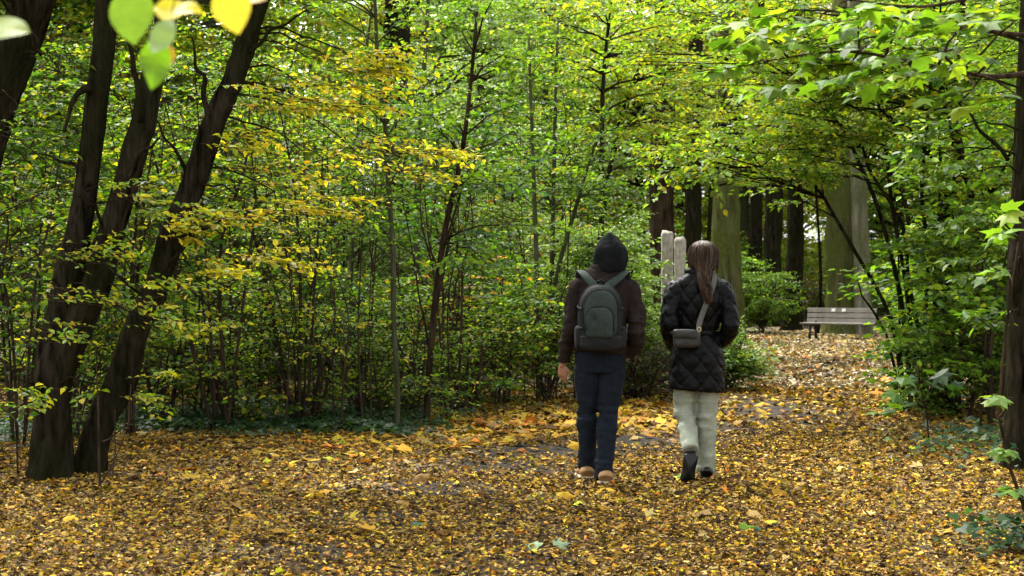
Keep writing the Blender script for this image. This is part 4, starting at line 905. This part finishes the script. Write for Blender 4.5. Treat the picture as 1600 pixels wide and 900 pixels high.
BRASS = cloth_mat('brass', (.45, .33, .12), (.5, .38, .16), 20, .35, .05, .6)

def blob(parts, voxel, smooth=3, disp=None, decim=None):
    """union of closed tubes as one continuous surface; returns (verts, polys) mesh datablock"""
    acc = Acc()
    for V, q, tri in parts:
        n0 = acc.n; acc.add(V, q); acc.add(np.zeros((0, 3)), tri + n0 - acc.n)
    o = bpy.data.objects.new('body_source', acc.mesh('body_source', [])); col.objects.link(o)
    m = o.modifiers.new('r', 'REMESH'); m.mode = 'VOXEL'; m.voxel_size = voxel
    if smooth: m = o.modifiers.new('s', 'SMOOTH'); m.factor = .5; m.iterations = smooth
    if decim: m = o.modifiers.new('d', 'DECIMATE'); m.ratio = decim
    dg = bpy.context.evaluated_depsgraph_get(); me = bpy.data.meshes.new_from_object(o.evaluated_get(dg))
    src = o.data; bpy.data.objects.remove(o); bpy.data.meshes.remove(src)
    if disp:
        n = len(me.vertices); co = np.zeros(n * 3); me.vertices.foreach_get('co', co); co = co.reshape(-1, 3)
        nm = np.zeros(n * 3); me.vertices.foreach_get('normal', nm); nm = nm.reshape(-1, 3)
        co = co + nm * disp(co)[:, None]; me.vertices.foreach_set('co', co.ravel()); me.update()
    me.polygons.foreach_set('use_smooth', np.ones(len(me.polygons), bool))
    return me
def cloth(name, me, m, parent):
    me.name = name; me.materials.clear(); me.materials.append(m); return link(name, me, parent)
def T3(pts, ra, rb=None, sides=20, n=24, uref=(1, 0, 0)):
    pts = np.asarray(pts, float); k = len(pts); ra = np.zeros(k) + ra; rb = ra if rb is None else np.zeros(k) + rb
    q = resample(np.column_stack([pts, ra, rb]), n)
    return tube(q[:, :3], np.maximum(q[:, 3], .002), sides, rb=np.maximum(q[:, 4], .002), uref=uref)
def sections(S, n=40, sides=36):
    S = np.array(S, float); return T3(S[:, :3], S[:, 3], S[:, 4], sides, n)
def hand(wr, d, pn, side):
    """palm, four unequal curled fingers and a thumb; d = along the hand, pn = palm normal, side = thumb side"""
    d, pn = norm(np.array(d, float)), norm(np.array(pn, float)); sd = norm(np.cross(d, pn)) * side
    wr = np.array(wr, float); out = [T3([wr - d * .03, wr + d * .01, wr + d * .05, wr + d * .092], [.025, .029, .040, .038], [.02, .019, .016, .012], 16, 12, sd)]
    for k, (L, off) in enumerate(((.074, .031), (.084, .0105), (.078, -.0105), (.060, -.031))):
        b = wr + d * (.088 - .006 * abs(k - 1)) + sd * off; c = [.35, .35, .45, .6][k] + .15
        p1 = b + norm(d + pn * c * .6) * L * .42; p2 = p1 + norm(d + pn * c * 2.2) * L * .33; p3 = p2 + norm(d * .6 + pn * c * 3) * L * .25
        out.append(T3([b - d * .015, b, p1, p2, p3], [.0088, .0088, .0082, .0075, .006], None, 8, 12, sd))
    b = wr + d * .028 + sd * .028
    p1 = b + norm(d * .7 + sd * .7 + pn * .25) * .038; p2 = p1 + norm(d + sd * .25 + pn * .5) * .03
    out.append(T3([b - sd * .015 - d * .01, b, p1, p2], [.013, .0125, .0105, .008], None, 8, 10, pn)); return out
def head(c, yaw=0, s=1.0):
    c = np.array(c, float); f = np.array([math.sin(yaw), math.cos(yaw), 0]); r = np.array([f[1], -f[0], 0]); up = np.array([0, 0, 1.])
    o = [T3([c + up * z - f * b for z, b in ((-.11, -.035), (-.09, -.03), (-.04, -.008), (.02, .006), (.07, .010), (.10, .010), (.112, .01))],
            [.02, .046, .064, .072, .066, .042, .012], [.02, .055, .078, .092, .085, .055, .015], 24, 24, r)]
    o.append(T3([c + f * .088 + up * .02, c + f * .108 - up * .012, c + f * .102 - up * .024], [.007, .011, .012], None, 8, 8, r))
    o.append(T3([c + f * .080 - r * .03 - up * .053, c + f * .090 - up * .05, c + f * .080 + r * .03 - up * .053], [.005, .008, .005], None, 8, 8, up))
    o.append(T3([c + f * .080 - r * .045 + up * .03, c + f * .090 + up * .03, c + f * .080 + r * .045 + up * .03], [.006, .009, .006], None, 8, 8, up))
    for k in (-1, 1): o.append(T3([c + r * k * .072 - up * .03, c + r * k * .078, c + r * k * .076 + up * .028], [.006, .010, .008], [.012, .02, .014], 8, 8, r))
    return o
def eyes(c, yaw, parent):
    f = np.array([math.sin(yaw), math.cos(yaw), 0]); r = np.array([f[1], -f[0], 0])
    for k in (-1, 1):
        e = np.array(c) + f * .079 + r * k * .031 + np.array([0, 0, .008]); a = Acc(); add_tube(a, [e - f * .010, e - f * .005, e + f * .003, e + f * .006], [.004, .010, .009, .004], 10)
        link('eye', a.mesh('eye', [BLACK], True), parent)
def shoe(parent, heel, d, m, ms, L=.27, up=(0, 0, 1), wd=.045, name='shoe'):
    heel = np.array(heel, float); d = norm(np.array(d, float)); up = norm(np.array(up, float) - d * (np.array(up) @ d)); r = np.cross(d, up)
    ax = lambda y, x, z: heel + d * y + r * x + up * z
    ys = [0, .015, .06, .13, .19, .24, L - .01, L]; me = None
    hgt = [.034, .044, .046, .040, .030, .024, .018, .006]; wds = [.036, .044, .043, .038, .046, .040, .026, .008]
    up_ = T3([ax(y, 0, .016 + h * .9) for y, h in zip(ys, hgt)], [q * wd / .045 for q in wds], hgt, 18, 26, r)
    ank = T3([ax(.045, 0, .06), ax(.042, 0, .10), ax(.04, 0, .125)], [.036, .036, .036], [.042, .042, .042], 16, 8, r)
    o = cloth(name, blob([up_], .006, 2), m, parent)
    acc = Acc(); yy = np.linspace(0, 1, 25); sw = np.interp(yy * L, ys, [q * wd / .045 + .004 for q in wds]); sw[0] *= .6
    ring = [(y * L, x) for y, x in zip(yy, sw)] + [(y * L, -x) for y, x in list(zip(yy, sw))[::-1]]; n = len(ring)
    V = [ax(y, x, 0) for y, x in ring] + [ax(y - .002, x * 1.05, .012) for y, x in ring] + [ax(y, x, .024) for y, x in ring] + [ax(L / 2, 0, 0), ax(L / 2, 0, .024)]
    j = np.arange(n); j2 = (j + 1) % n
    acc.add(V, np.concatenate([np.stack([a * n + j, a * n + j2, a * n + n + j2, a * n + n + j], -1) for a in (0, 1)]))
    acc.add(np.zeros((0, 3)), np.concatenate([np.stack([np.full(n, 3 * n), j2, j], -1), np.stack([np.full(n, 3 * n + 1), 2 * n + j, 2 * n + j2], -1)]) - acc.n)
    link('sole', acc.mesh('sole', [ms], True), o); return o

def folds(co, A, f, seed, stretch=(1, 1, 1)):
    q = co * np.array(stretch) * f; v = vnoise(q, seed); return A * (1 - np.abs(v) * 2) * .6 + A * .6 * vnoise(q * 2.1, seed + 5)

# ---- walker with the backpack
mloc = (138 * 10.42 / F, 10.42, .014)
hc = (.072, .012, 1.645)
Lsh, Lel, Lwr = (-.160, -.005, 1.415), (-.214, -.02, 1.13), (-.268, .02, .875)
Rsh, Rel, Rwr = (.205, -.005, 1.41), (.256, -.075, 1.11), (.198, .03, .925)
legL = [(-.08, .0, .93), (-.085, .07, .50), (-.088, .16, .09)]; legR = [(.085, 0, .93), (.055, .0, .50), (.018, -.11, .09)]
body = head(hc, .22) + hand(np.array(Lwr) + [-.005, .005, -.015], (-.05, .15, -1), (.45, .65, 0), 1) + hand(np.array(Rwr) + [-.02, .01, -.01], (-.55, .25, -.8), (-.8, .3, .3), -1) + [
    T3([(.045, 0, 1.46), (.055, .0, 1.53), (.068, .0, 1.60)], [.062, .056, .056], None, 16, 10),
    sections([(.0, 0, .90, .13, .09), (.0, 0, .98, .15, .10), (.015, 0, 1.15, .14, .10), (.02, 0, 1.35, .16, .11), (.026, 0, 1.43, .15, .09), (.03, 0, 1.48, .08, .06)]),
    T3([Lsh, Lel, Lwr, np.array(Lwr) + [-.005, .005, -.03]], [.042, .034, .026, .025], None, 14, 30), T3([Rsh, Rel, Rwr, np.array(Rwr) + [-.02, .01, -.03]], [.042, .034, .026, .025], None, 14, 30),
    T3([(-.07, 0, .95), *legL], [.08, .085, .056, .036], None, 16, 30), T3([(.08, 0, .95), *legR], [.08, .085, .056, .036], None, 16, 30)]
man = link('person', blob(body, .0048, 1, None, .22)); man.data.name = 'person'; man.data.materials.append(SKIN); man.location = mloc
tag(man, 'person in dark hood, brown jacket and jeans seen from behind, walking with a backpack', 'person', 'two walkers')
eyes(hc, .22, man)
jk = [sections([(-.002, 0, .945, .192, .135), (0, 0, .97, .196, .14), (0, 0, 1.05, .192, .138), (.008, 0, 1.18, .192, .14), (.02, 0, 1.32, .205, .145), (.026, -.005, 1.41, .205, .135), (.024, -.01, 1.455, .195, .118), (.026, -.008, 1.50, .150, .095), (.034, -.004, 1.53, .112, .086), (.038, 0, 1.545, .10, .085)], 50, 44),
      T3([np.array(Lsh) + [.05, 0, .0], Lsh, (-.198, -.012, 1.28), Lel, (-.252, -.002, .99), Lwr], [.072, .072, .061, .054, .050, .047], None, 20, 40),
      T3([np.array(Rsh) + [-.05, 0, .0], Rsh, (.252, -.035, 1.27), Rel, (.25, -.03, 1.01), Rwr], [.072, .072, .062, .056, .052, .047], None, 20, 40)]
def jdisp(co):
    arm = np.clip((np.abs(co[:, 0] - .02) - .15) / .05, 0, 1)
    el = np.exp(-((co[:, 2] - 1.10) / .16) ** 2)
    return folds(co, .009, 9, 3, (1, 1, .6)) * (.7 + arm * .4) + folds(co, .005, 20, 4, (1, 1, .7)) + folds(co, .012, 14, 8, (.6, .6, 1.5)) * arm * (.35 + el) - .004 * np.exp(-((co[:, 2] - .985) / .006) ** 2)
jacket = cloth('jacket', blob(jk, .0075, 4, jdisp), WOOL, man)
a = Acc(); pth = np.array([[.038 + .104 * math.cos(t), .0 + .092 * math.sin(t), 1.562 + .006 * math.sin(2 * t)] for t in np.linspace(R(60), R(-240), 40)])
add_tube(a, pth, .013, 10, rb=.034, uref=(1, 0, 0)) if False else None
for z0, rr in ((1.535, 1.0),):
    ring = []
    prof = ((.114, 1.515), (.113, 1.55), (.111, 1.583), (.104, 1.588), (.098, 1.57), (.098, 1.53))
    V = np.array([[.037 + r_ * math.cos(t) * 1.05, -.004 + r_ * .86 * math.sin(t), z + .008 * math.sin(t * 2 + .6) + .012 * math.cos(t)] for r_, z in prof for t in np.linspace(0, 2 * math.pi, 49)[:-1]])
    V += .003 * vnoise(V * 25, 4)[:, None] * np.array([1, 1, .4]); jj = np.arange(48)
    a.add(V, np.concatenate([np.stack([i * 48 + jj, i * 48 + (jj + 1) % 48, i * 48 + 48 + (jj + 1) % 48, i * 48 + 48 + jj], -1) for i in range(5)]))
link('collar', a.mesh('collar', [WOOL], True), jacket)
hood = blob([sections([(.042, -.012, 1.53, .09, .085), (.050, -.014, 1.565, .104, .104), (.062, -.012, 1.60, .113, .116), (.068, -.010, 1.645, .113, .123), (.069, -.010, 1.69, .106, .122), (.066, -.012, 1.735, .088, .105), (.061, -.02, 1.77, .064, .08), (.055, -.03, 1.795, .037, .05), (.05, -.035, 1.808, .012, .018)], 40, 40),
             T3([(.11, .03, 1.52), (.155, .03, 1.565), (.170, .035, 1.63), (.160, .04, 1.70), (.12, .04, 1.76)], [.02, .032, .034, .030, .016], None, 14, 16)], .007, 4,
            lambda c: folds(c @ np.array([[1, 0, .5], [0, 1, .3], [-.5, .2, 1]]), .011, 9, 21, (1.2, 1.2, .6)) + folds(c, .004, 19, 25, (1, 1, .8)) + .006 * np.exp(-((c[:, 0] - .06) / .005) ** 2) - .05 * np.clip((c[:, 1] - .085) / .04, 0, 1))
cloth('hood', hood, KNIT, man)
pl = [sections([(0, 0, .80, .165, .118), (0, 0, .88, .180, .128), (0, 0, .96, .172, .12), (0, 0, 1.0, .16, .11)], 20, 36),
      T3([(-.088, .005, .93), (-.09, .015, .80), (-.088, .075, .50), (-.09, .12, .28), (-.088, .150, .12), (-.087, .155, .060)], [.095, .096, .074, .066, .064, .066], [.10, .10, .08, .073, .072, .075], 24, 50),
      T3([(.085, 0, .93), (.08, 0, .80), (.056, -.005, .50), (.036, -.055, .28), (.022, -.10, .10), (.020, -.105, .042)], [.097, .098, .076, .066, .064, .066], [.10, .10, .08, .073, .072, .075], 24, 50)]
def pdisp(co):
    kn = np.exp(-((co[:, 2] - .48) / .13) ** 2) + .9 * np.exp(-((co[:, 2] - .10) / .10) ** 2) + .7 * np.exp(-((co[:, 2] - .78) / .08) ** 2)
    return folds(co, .007, 8, 33, (1, 1, .5)) + folds(co, .017, 9, 35, (.7, .7, 1.8)) * kn + folds(co, .004, 20, 36, (1, 1, .8))
cloth('jeans', blob(pl, .0075, 3, pdisp), DENIM, man)
shoe(man, (-.088, .062, .0), (-.14, 1, .0), TAN, SOLE, wd=.055); shoe(man, (.026, -.204, 0), (.12, 1, .0), TAN, SOLE, wd=.057)

# ---- backpack (a thing carried by the walker)
pack = thing('backpack', 'grey-green backpack with a front pocket on the back of the hooded walker', 'backpack', mloc)
def arch(cx, cz, hw_, up_, dn, n=56, nt=2.5, nb=5):
    o = []
    for t in np.linspace(0, 2 * math.pi, n + 1)[:-1]:
        c, s_ = math.cos(t), math.sin(t); e = nt if s_ > 0 else nb
        o.append((cx + math.copysign(abs(c) ** (2 / e), c) * hw_, cz + math.copysign(abs(s_) ** (2 / e), s_) * (up_ if s_ > 0 else dn)))
    return np.array(o)
def pillow(name, outl, prof, m, parent, wob=.003, seed=0):
    wob = wob * 1.5
    c = outl.mean(0); n = len(outl); V = np.array([[c[0] + (x - c[0]) * s_, y, c[1] + (z - c[1]) * s_] for s_, y in prof for x, z in outl])
    V += (wob * vnoise(V * 22, seed) + wob * 1.3 * vnoise((V + V[:, [2, 0, 1]] * .6) * 11, seed + 3))[:, None] * np.array([.5, 1, .5]); k = len(prof); j = np.arange(n); j2 = (j + 1) % n
    V = np.vstack([V, [[c[0], prof[0][1], c[1]], [c[0], prof[-1][1], c[1]]]]); a = Acc()
    a.add(V, np.concatenate([np.stack([i * n + j, i * n + n + j, i * n + n + j2, i * n + j2], -1) for i in range(k - 1)]))
    a.add(np.zeros((0, 3)), np.concatenate([np.stack([np.full(n, k * n), j, j2], -1), np.stack([np.full(n, k * n + 1), (k - 1) * n + j2, (k - 1) * n + j], -1)]) - a.n)
    return link(name, a.mesh(name, [m], True), parent)
pillow('main_bag', arch(-.012, 1.19, .158, .25, .21), [(.85, -.115), (.97, -.13), (1, -.16), (1, -.225), (.95, -.26), (.86, -.28), (.6, -.288), (.3, -.29)], PACKD, pack, .005, 2)
pillow('top_panel', arch(-.014, 1.24, .120, .165, .19, nb=4), [(1.02, -.25), (1, -.285), (.95, -.298), (.8, -.304), (.4, -.306)], PACKG, pack, .004, 3)
pk = pillow('front_pocket', arch(-.026, 1.165, .100, .118, .108, nt=3, nb=7), [(1.02, -.28), (1.0, -.318), (.94, -.332), (.78, -.338), (.4, -.342)], PACKG, pack, .006, 4)
pillow('base_panel', arch(-.012, 1.035, .150, .045, .068, nt=6, nb=4), [(1.02, -.14), (1.03, -.27), (.98, -.302), (.8, -.312), (.3, -.316)], PACKB, pack, .004, 5)
for cx in (.135, -.158): pillow('side_pocket', arch(cx, 1.065, .036, .075, .085, nt=6), [(1, -.12), (1.05, -.2), (1, -.245), (.7, -.26)], PACKB, pack, .004, 6)
def piping(name, outl, y, r_, m, parent, lo):
    q = outl[outl[:, 1] > lo]; q = q[np.argsort(np.arctan2(q[:, 1] - lo, q[:, 0] - q[:, 0].mean()))]
    a = Acc(); add_tube(a, np.column_stack([q[:, 0], np.full(len(q), y), q[:, 1]]), r_, 6); return link(name, a.mesh(name, [m], True), parent)
piping('zipper', arch(-.026, 1.165, .101, .119, .108, nt=3, nb=7), -.324, .0045, PACKB, pack, 1.10)
piping('zipper', arch(-.014, 1.24, .122, .167, .19), -.288, .0045, PACKB, pack, 1.16)
piping('zipper', arch(-.012, 1.19, .160, .252, .21), -.215, .005, PACKB, pack, 1.10)
a = Acc(); add_tube(a, [(-.035, -.17, 1.435), (-.03, -.2, 1.462), (-.01, -.21, 1.47), (.012, -.2, 1.462), (.018, -.17, 1.435)], .010, 8, rb=.007); link('carry_handle', a.mesh('carry_handle', [PACKD], True), pack)
a = Acc(); add_tube(a, [(-.065, -.345, 1.245), (-.064, -.347, 1.215), (-.065, -.345, 1.19)], .003, 6); link('zip_pull', a.mesh('zip_pull', [PACKB], True), pack)
for s_, pts_ in ((-1, [(-.035, -.165, 1.405), (-.075, -.150, 1.455), (-.115, -.118, 1.503), (-.142, -.06, 1.537), (-.148, .0, 1.532), (-.15, .07, 1.49), (-.145, .135, 1.40), (-.14, .165, 1.25), (-.165, .10, 1.12), (-.165, -.06, 1.06), (-.15, -.15, 1.04)]),
                 (1, [(.02, -.165, 1.405), (.075, -.152, 1.45), (.135, -.118, 1.496), (.175, -.06, 1.53), (.19, .0, 1.524), (.19, .07, 1.48), (.185, .135, 1.39), (.18, .165, 1.25), (.172, .10, 1.12), (.172, -.06, 1.06), (.14, -.15, 1.04)])):
    q = resample(np.array(pts_), 46); a = Acc(); nrm_ = np.array([.3 * s_, 0, 0])
    V, f, tri = tube(q, np.full(46, .031), 12, uref=(1, 0, 0), rb=np.full(46, .009)); n0 = a.n; a.add(V, f); a.add(np.zeros((0, 3)), tri - a.n)
    link('shoulder_strap', a.mesh('shoulder_strap', [PACKG], True), pack)

for s_ in (-1, 1):
    for z0 in (1.13, 1.27):
        a = Acc(); add_tube(a, resample(np.array([(-.012 + s_ * .150, -.14, z0 + .02), (-.012 + s_ * .164, -.19, z0 + .01), (-.012 + s_ * .158, -.245, z0), (-.012 + s_ * .135, -.283, z0 - .005)]), 12), .010, 8, rb=.0035, uref=(0, 0, 1)); link('compression_strap', a.mesh('compression_strap', [PACKB], True), pack)
# ---- walker in the quilted coat
wloc = (290 * 10.52 / F, 10.52, .012)
wh = (.036, .01, 1.635)
Lsh, Lel, Lwr = (-.165, 0, 1.40), (-.212, -.06, 1.15), (-.165, .07, .99)
Rsh, Rel, Rwr = (.178, 0, 1.40), (.232, -.07, 1.15), (.158, .015, 1.01)
LL = [(-.088, 0, .90), (-.085, .04, .50), (-.072, -.17, .25)]; RL = [(.078, 0, .90), (.070, .03, .48), (.060, .06, .09)]
body = head(wh, .05, .95) + hand(np.array(Lwr) + [.02, .02, -.01], (.35, .5, -.8), (.8, -.3, 0), -1) + hand(np.array(Rwr) + [-.02, .01, .012], (-.75, .35, -.5), (-.2, .9, 0), 1) + [
    T3([(.015, 0, 1.44), (.022, 0, 1.52), (.034, 0, 1.59)], [.056, .048, .048], None, 16, 10),
    sections([(-.004, 0, .86, .13, .09), (-.003, 0, .94, .15, .10), (0, 0, 1.10, .115, .085), (.01, 0, 1.32, .14, .095), (.012, 0, 1.42, .13, .08), (.014, 0, 1.46, .07, .055)]),
    T3([Lsh, Lel, Lwr, np.array(Lwr) + [.02, .02, -.015]], [.045, .036, .025, .023], None, 14, 30), T3([Rsh, Rel, Rwr, np.array(Rwr) + [-.02, .01, .0]], [.045, .036, .025, .023], None, 14, 30),
    T3([(-.07, 0, .92), *LL], [.075, .08, .052, .034], None, 16, 30), T3([(.07, 0, .92), *RL], [.075, .08, .052, .034], None, 16, 30)]
wom = link('person', blob(body, .0048, 1, None, .22)); wom.data.name = 'person'; wom.data.materials.append(SKIN); wom.location = wloc
tag(wom, 'person with long brown hair in a black quilted coat and pale trousers seen from behind', 'person', 'two walkers')
eyes(wh, .05, wom)
ct = [sections([(-.010, 0, .665, .204, .156), (-.009, 0, .69, .206, .158), (-.008, 0, .80, .203, .155), (-.004, 0, .92, .196, .148), (0, 0, 1.02, .172, .130), (.001, 0, 1.085, .139, .108), (.004, 0, 1.16, .160, .116), (.01, 0, 1.30, .182, .128), (.012, 0, 1.40, .185, .120), (.012, -.004, 1.45, .182, .108), (.012, -.004, 1.485, .152, .094), (.012, 0, 1.515, .115, .085), (.013, 0, 1.53, .10, .08)], 60, 44),
      T3([np.array(Lsh) + [.05, 0, 0], Lsh, (-.195, -.03, 1.28), Lel, (-.196, .0, 1.06), Lwr], [.072, .073, .068, .064, .060, .052], None, 20, 40),
      T3([np.array(Rsh) + [-.05, 0, 0], Rsh, (.214, -.035, 1.28), Rel, (.205, -.04, 1.07), Rwr], [.072, .073, .068, .064, .060, .052], None, 20, 40)]
def cdisp(co):
    arm = np.clip((np.abs(co[:, 0] - .005) - np.interp(co[:, 2], [.9, 1.08, 1.2, 1.35], [.3, .155, .165, .185])) / .02, 0, 1)
    th = np.arctan2(co[:, 0], -co[:, 1]); u = th * .17 + .012 * vnoise(co * 7, 91); z = co[:, 2] + .014 * vnoise(co * 6, 92)
    def dia(uu, zz, a, b): return (np.abs(np.sin(math.pi * (uu / a + zz / b))) * np.abs(np.sin(math.pi * (uu / a - zz / b)))) ** .33
    q = np.where(z < 1.07, dia(u, z, .155, .175), dia(u, z, .155, .175))
    uq = np.where(co[:, 0] < 0, co[:, 1] - co[:, 0] * .5, co[:, 1] + co[:, 0] * .5)
    qa = dia(uq, z, .13, .15)
    return .012 * (q * (1 - arm) + qa * arm) - .005 + folds(co, .003, 13, 44) + folds(co, .0025, 24, 46) + folds(co, .006, 16, 47, (.6, .6, 1.4)) * arm - .006 * np.exp(-((z - 1.085) / .02) ** 2) * (1 - arm)
coat = cloth('coat', blob(ct, .0068, 3, cdisp), COAT, wom)
a = Acc(); prof = ((.110, 1.505), (.112, 1.535), (.108, 1.558), (.100, 1.556), (.096, 1.52))
V = np.array([[.013 + r_ * math.cos(t) * 1.02, -.002 + r_ * .84 * math.sin(t), z + .006 * math.sin(t * 2)] for r_, z in prof for t in np.linspace(0, 2 * math.pi, 49)[:-1]]); jj = np.arange(48)
a.add(V, np.concatenate([np.stack([i * 48 + jj, i * 48 + (jj + 1) % 48, i * 48 + 48 + (jj + 1) % 48, i * 48 + 48 + jj], -1) for i in range(4)])); link('collar', a.mesh('collar', [COAT], True), coat)
a = Acc(); V = np.array([[.001 + (.144 + e) * math.cos(t), (.112 + e) * math.sin(t), 1.085 + z] for e, z in ((0, -.022), (.006, -.018), (.006, .018), (0, .022)) for t in np.linspace(0, 2 * math.pi, 49)[:-1]])
a.add(V, np.concatenate([np.stack([i * 48 + jj, i * 48 + (jj + 1) % 48, i * 48 + 48 + (jj + 1) % 48, i * 48 + 48 + jj], -1) for i in range(3)])); link('belt', a.mesh('belt', [COAT], True), coat)
tp = [sections([(-.005, 0, .72, .15, .11), (-.005, 0, .85, .165, .12), (-.003, 0, .95, .15, .11)], 14, 30),
      T3([(-.09, 0, .88), (-.092, .01, .72), (-.088, .035, .50), (-.078, -.06, .36), (-.070, -.175, .235)], [.088, .087, .076, .064, .058], [.095, .095, .082, .07, .066], 24, 40),
      T3([(.078, 0, .88), (.078, .01, .72), (.070, .03, .48), (.064, .045, .25), (.060, .055, .055)], [.086, .085, .076, .069, .068], [.095, .095, .082, .078, .080], 24, 40)]
def tdisp(co):
    kn = np.exp(-((co[:, 2] - .46) / .12) ** 2) + np.exp(-((co[:, 2] - .12) / .10) ** 2) * (co[:, 0] > 0)
    return folds(co, .008, 7, 53, (1, 1, .4)) + folds(co, .015, 9, 55, (.7, .7, 1.8)) * kn + folds(co, .004, 20, 56, (1, 1, .7))
cloth('trousers', blob(tp, .0075, 3, tdisp), PALE, wom)
shoe(wom, (.062, -.032, 0), (.10, 1, 0), BLACK, BLACK, .25, wd=.050)
shoe(wom, (-.074, -.235, .215), (-.14, .12, -1), BLACK, BLACK, .235, up=(0, 1, .15), wd=.048)
# hair: one soft mass and loose locks
hm = blob([sections([(.034, -.02, 1.555, .085, .075), (.036, -.02, 1.59, .098, .092), (.037, -.02, 1.635, .106, .105), (.038, -.02, 1.68, .102, .104), (.038, -.02, 1.72, .082, .09), (.037, -.02, 1.75, .05, .058), (.036, -.02, 1.764, .015, .02)], 40, 40),
           T3([(.034, -.07, 1.62), (.032, -.105, 1.54), (.028, -.132, 1.48), (.036, -.150, 1.41), (.050, -.155, 1.36), (.060, -.157, 1.325), (.064, -.155, 1.305)], [.080, .062, .046, .040, .037, .028, .008], [.045, .038, .030, .026, .022, .015, .005], 20, 40)], .006, 3,
          lambda c: .006 * vnoise(np.column_stack([np.arctan2(c[:, 0] - .037, -(c[:, 1] + .02)) * 9, c[:, 2] * 3, 0 * c[:, 0]]), 71) + .004 * vnoise(np.column_stack([c[:, 0] * 110, c[:, 2] * 7, 0 * c[:, 0]]), 73) - .12 * np.clip((c[:, 1] - .055) / .05, 0, 1) * .6)
hair = cloth('hair', hm, HAIR, wom)
A1, A2 = Acc(), Acc()
for k in range(420):
    th = rng.uniform(-1.5, 1.5); r0 = 1.03; st = np.array([.037 + .108 * math.sin(th) * r0, -.02 - .107 * math.cos(th) * r0, rng.uniform(1.60, 1.68)])
    top = np.array([.037 + .03 * math.sin(th), -.03, 1.766]); mid = np.array([.037 + .088 * math.sin(th), -.02 - .09 * math.cos(th), 1.73])
    u = rng.normal(0, .4); zl = rng.uniform(1.30, 1.46); fr = np.clip(1 - (1.56 - zl) / .3, .25, 1)
    nap = np.array([.032 + .058 * math.sin(th) * .8 + u * .012, -.115 - .02 * math.cos(th), 1.54]); e = np.array([.05 + u * .035 * fr + .02 * (1.4 - zl) + th * .02, -.165 + rng.normal(0, .008), zl])
    m2 = nap * .45 + e * .55 + np.array([-.012 + rng.normal(0, .008), -.008, 0])
    if abs(th) > 1.05: pts_ = [top, mid, st, st * [1, 1, 1] + [-.012 * math.sin(th), .0, -.06 - rng.uniform(0, .04)]]
    else: pts_ = [top, mid, st, nap, m2, e]
    q = resample(np.array(pts_), 16); q += (q - np.array([.037, -.0, 0])) * np.array([1, 1, 0]) * rng.uniform(-.01, .07); q[:, 0] += .006 * np.sin(q[:, 2] * rng.uniform(25, 50) + rng.uniform(0, 6)) * 1.8 * np.clip((1.6 - q[:, 2]) * 5, .15, 1); add_tube(A1 if rng.uniform() < .7 else A2, q, np.linspace(.0028, .0010, 16), 3, caps=False)
link('hair_locks', A1.mesh('hair_locks', [HAIR], True), hair)['kind'] = 'stuff'; o = link('hair_locks', A2.mesh('hair_locks', [HAIRL], True), hair); o['kind'] = 'stuff'; o['label'] = 'lighter brown loose locks'

# ---- shoulder bag
bag = thing('shoulder_bag', 'small dark flap bag on an olive strap across the back of the black coat', 'bag', wloc)
rb_ = Matrix.Rotation(R(5), 3, 'Y')
def rpart(name, c, s_, m, bev, rot=rb_): a = Acc(); box(a, c, s_, rot, 0, bev); return link(name, a.mesh(name, [m], True), bag)
pillow('bag_body', arch(-.112, 1.045, .090, .058, .062, nt=7, nb=5), [(.96, -.165), (1, -.175), (1, -.225), (.96, -.24), (.6, -.246)], BAGM, bag, .003, 8)
fl = pillow('flap', arch(-.118, 1.085, .084, .034, .034, nt=7, nb=6), [(1.0, -.17), (1.02, -.236), (.98, -.250), (.7, -.256)], BAGM, bag, .002, 9)
pillow('side_panel', arch(-.022, 1.05, .012, .05, .058, nt=5), [(1, -.165), (1.05, -.2), (1, -.232), (.7, -.238)], BAGM, bag, .002, 10)
q = resample(np.array([(-.018, -.205, 1.105), (-.012, -.178, 1.15), (.02, -.148, 1.24), (.058, -.152, 1.34), (.092, -.145, 1.43), (.110, -.105, 1.495), (.116, -.04, 1.535), (.112, .03, 1.53), (.09, .10, 1.46), (.03, .15, 1.30), (-.08, .15, 1.15), (-.19, .06, 1.08), (-.205, -.08, 1.08), (-.19, -.19, 1.09)]), 70)
a = Acc(); V, f, tri = tube(q, np.full(70, .021), 10, uref=(.8, 0, -.6), rb=np.full(70, .0045)); a.add(V, f); a.add(np.zeros((0, 3)), tri - a.n); link('strap', a.mesh('strap', [STRAP], True), bag)
a = Acc(); tt = np.linspace(0, 2 * math.pi, 17); add_tube(a, np.array([[-.017 + .013 * math.cos(t), -.212, 1.118 + .016 * math.sin(t)] for t in tt]), .003, 6); link('strap_ring', a.mesh('strap_ring', [BRASS], True), bag)
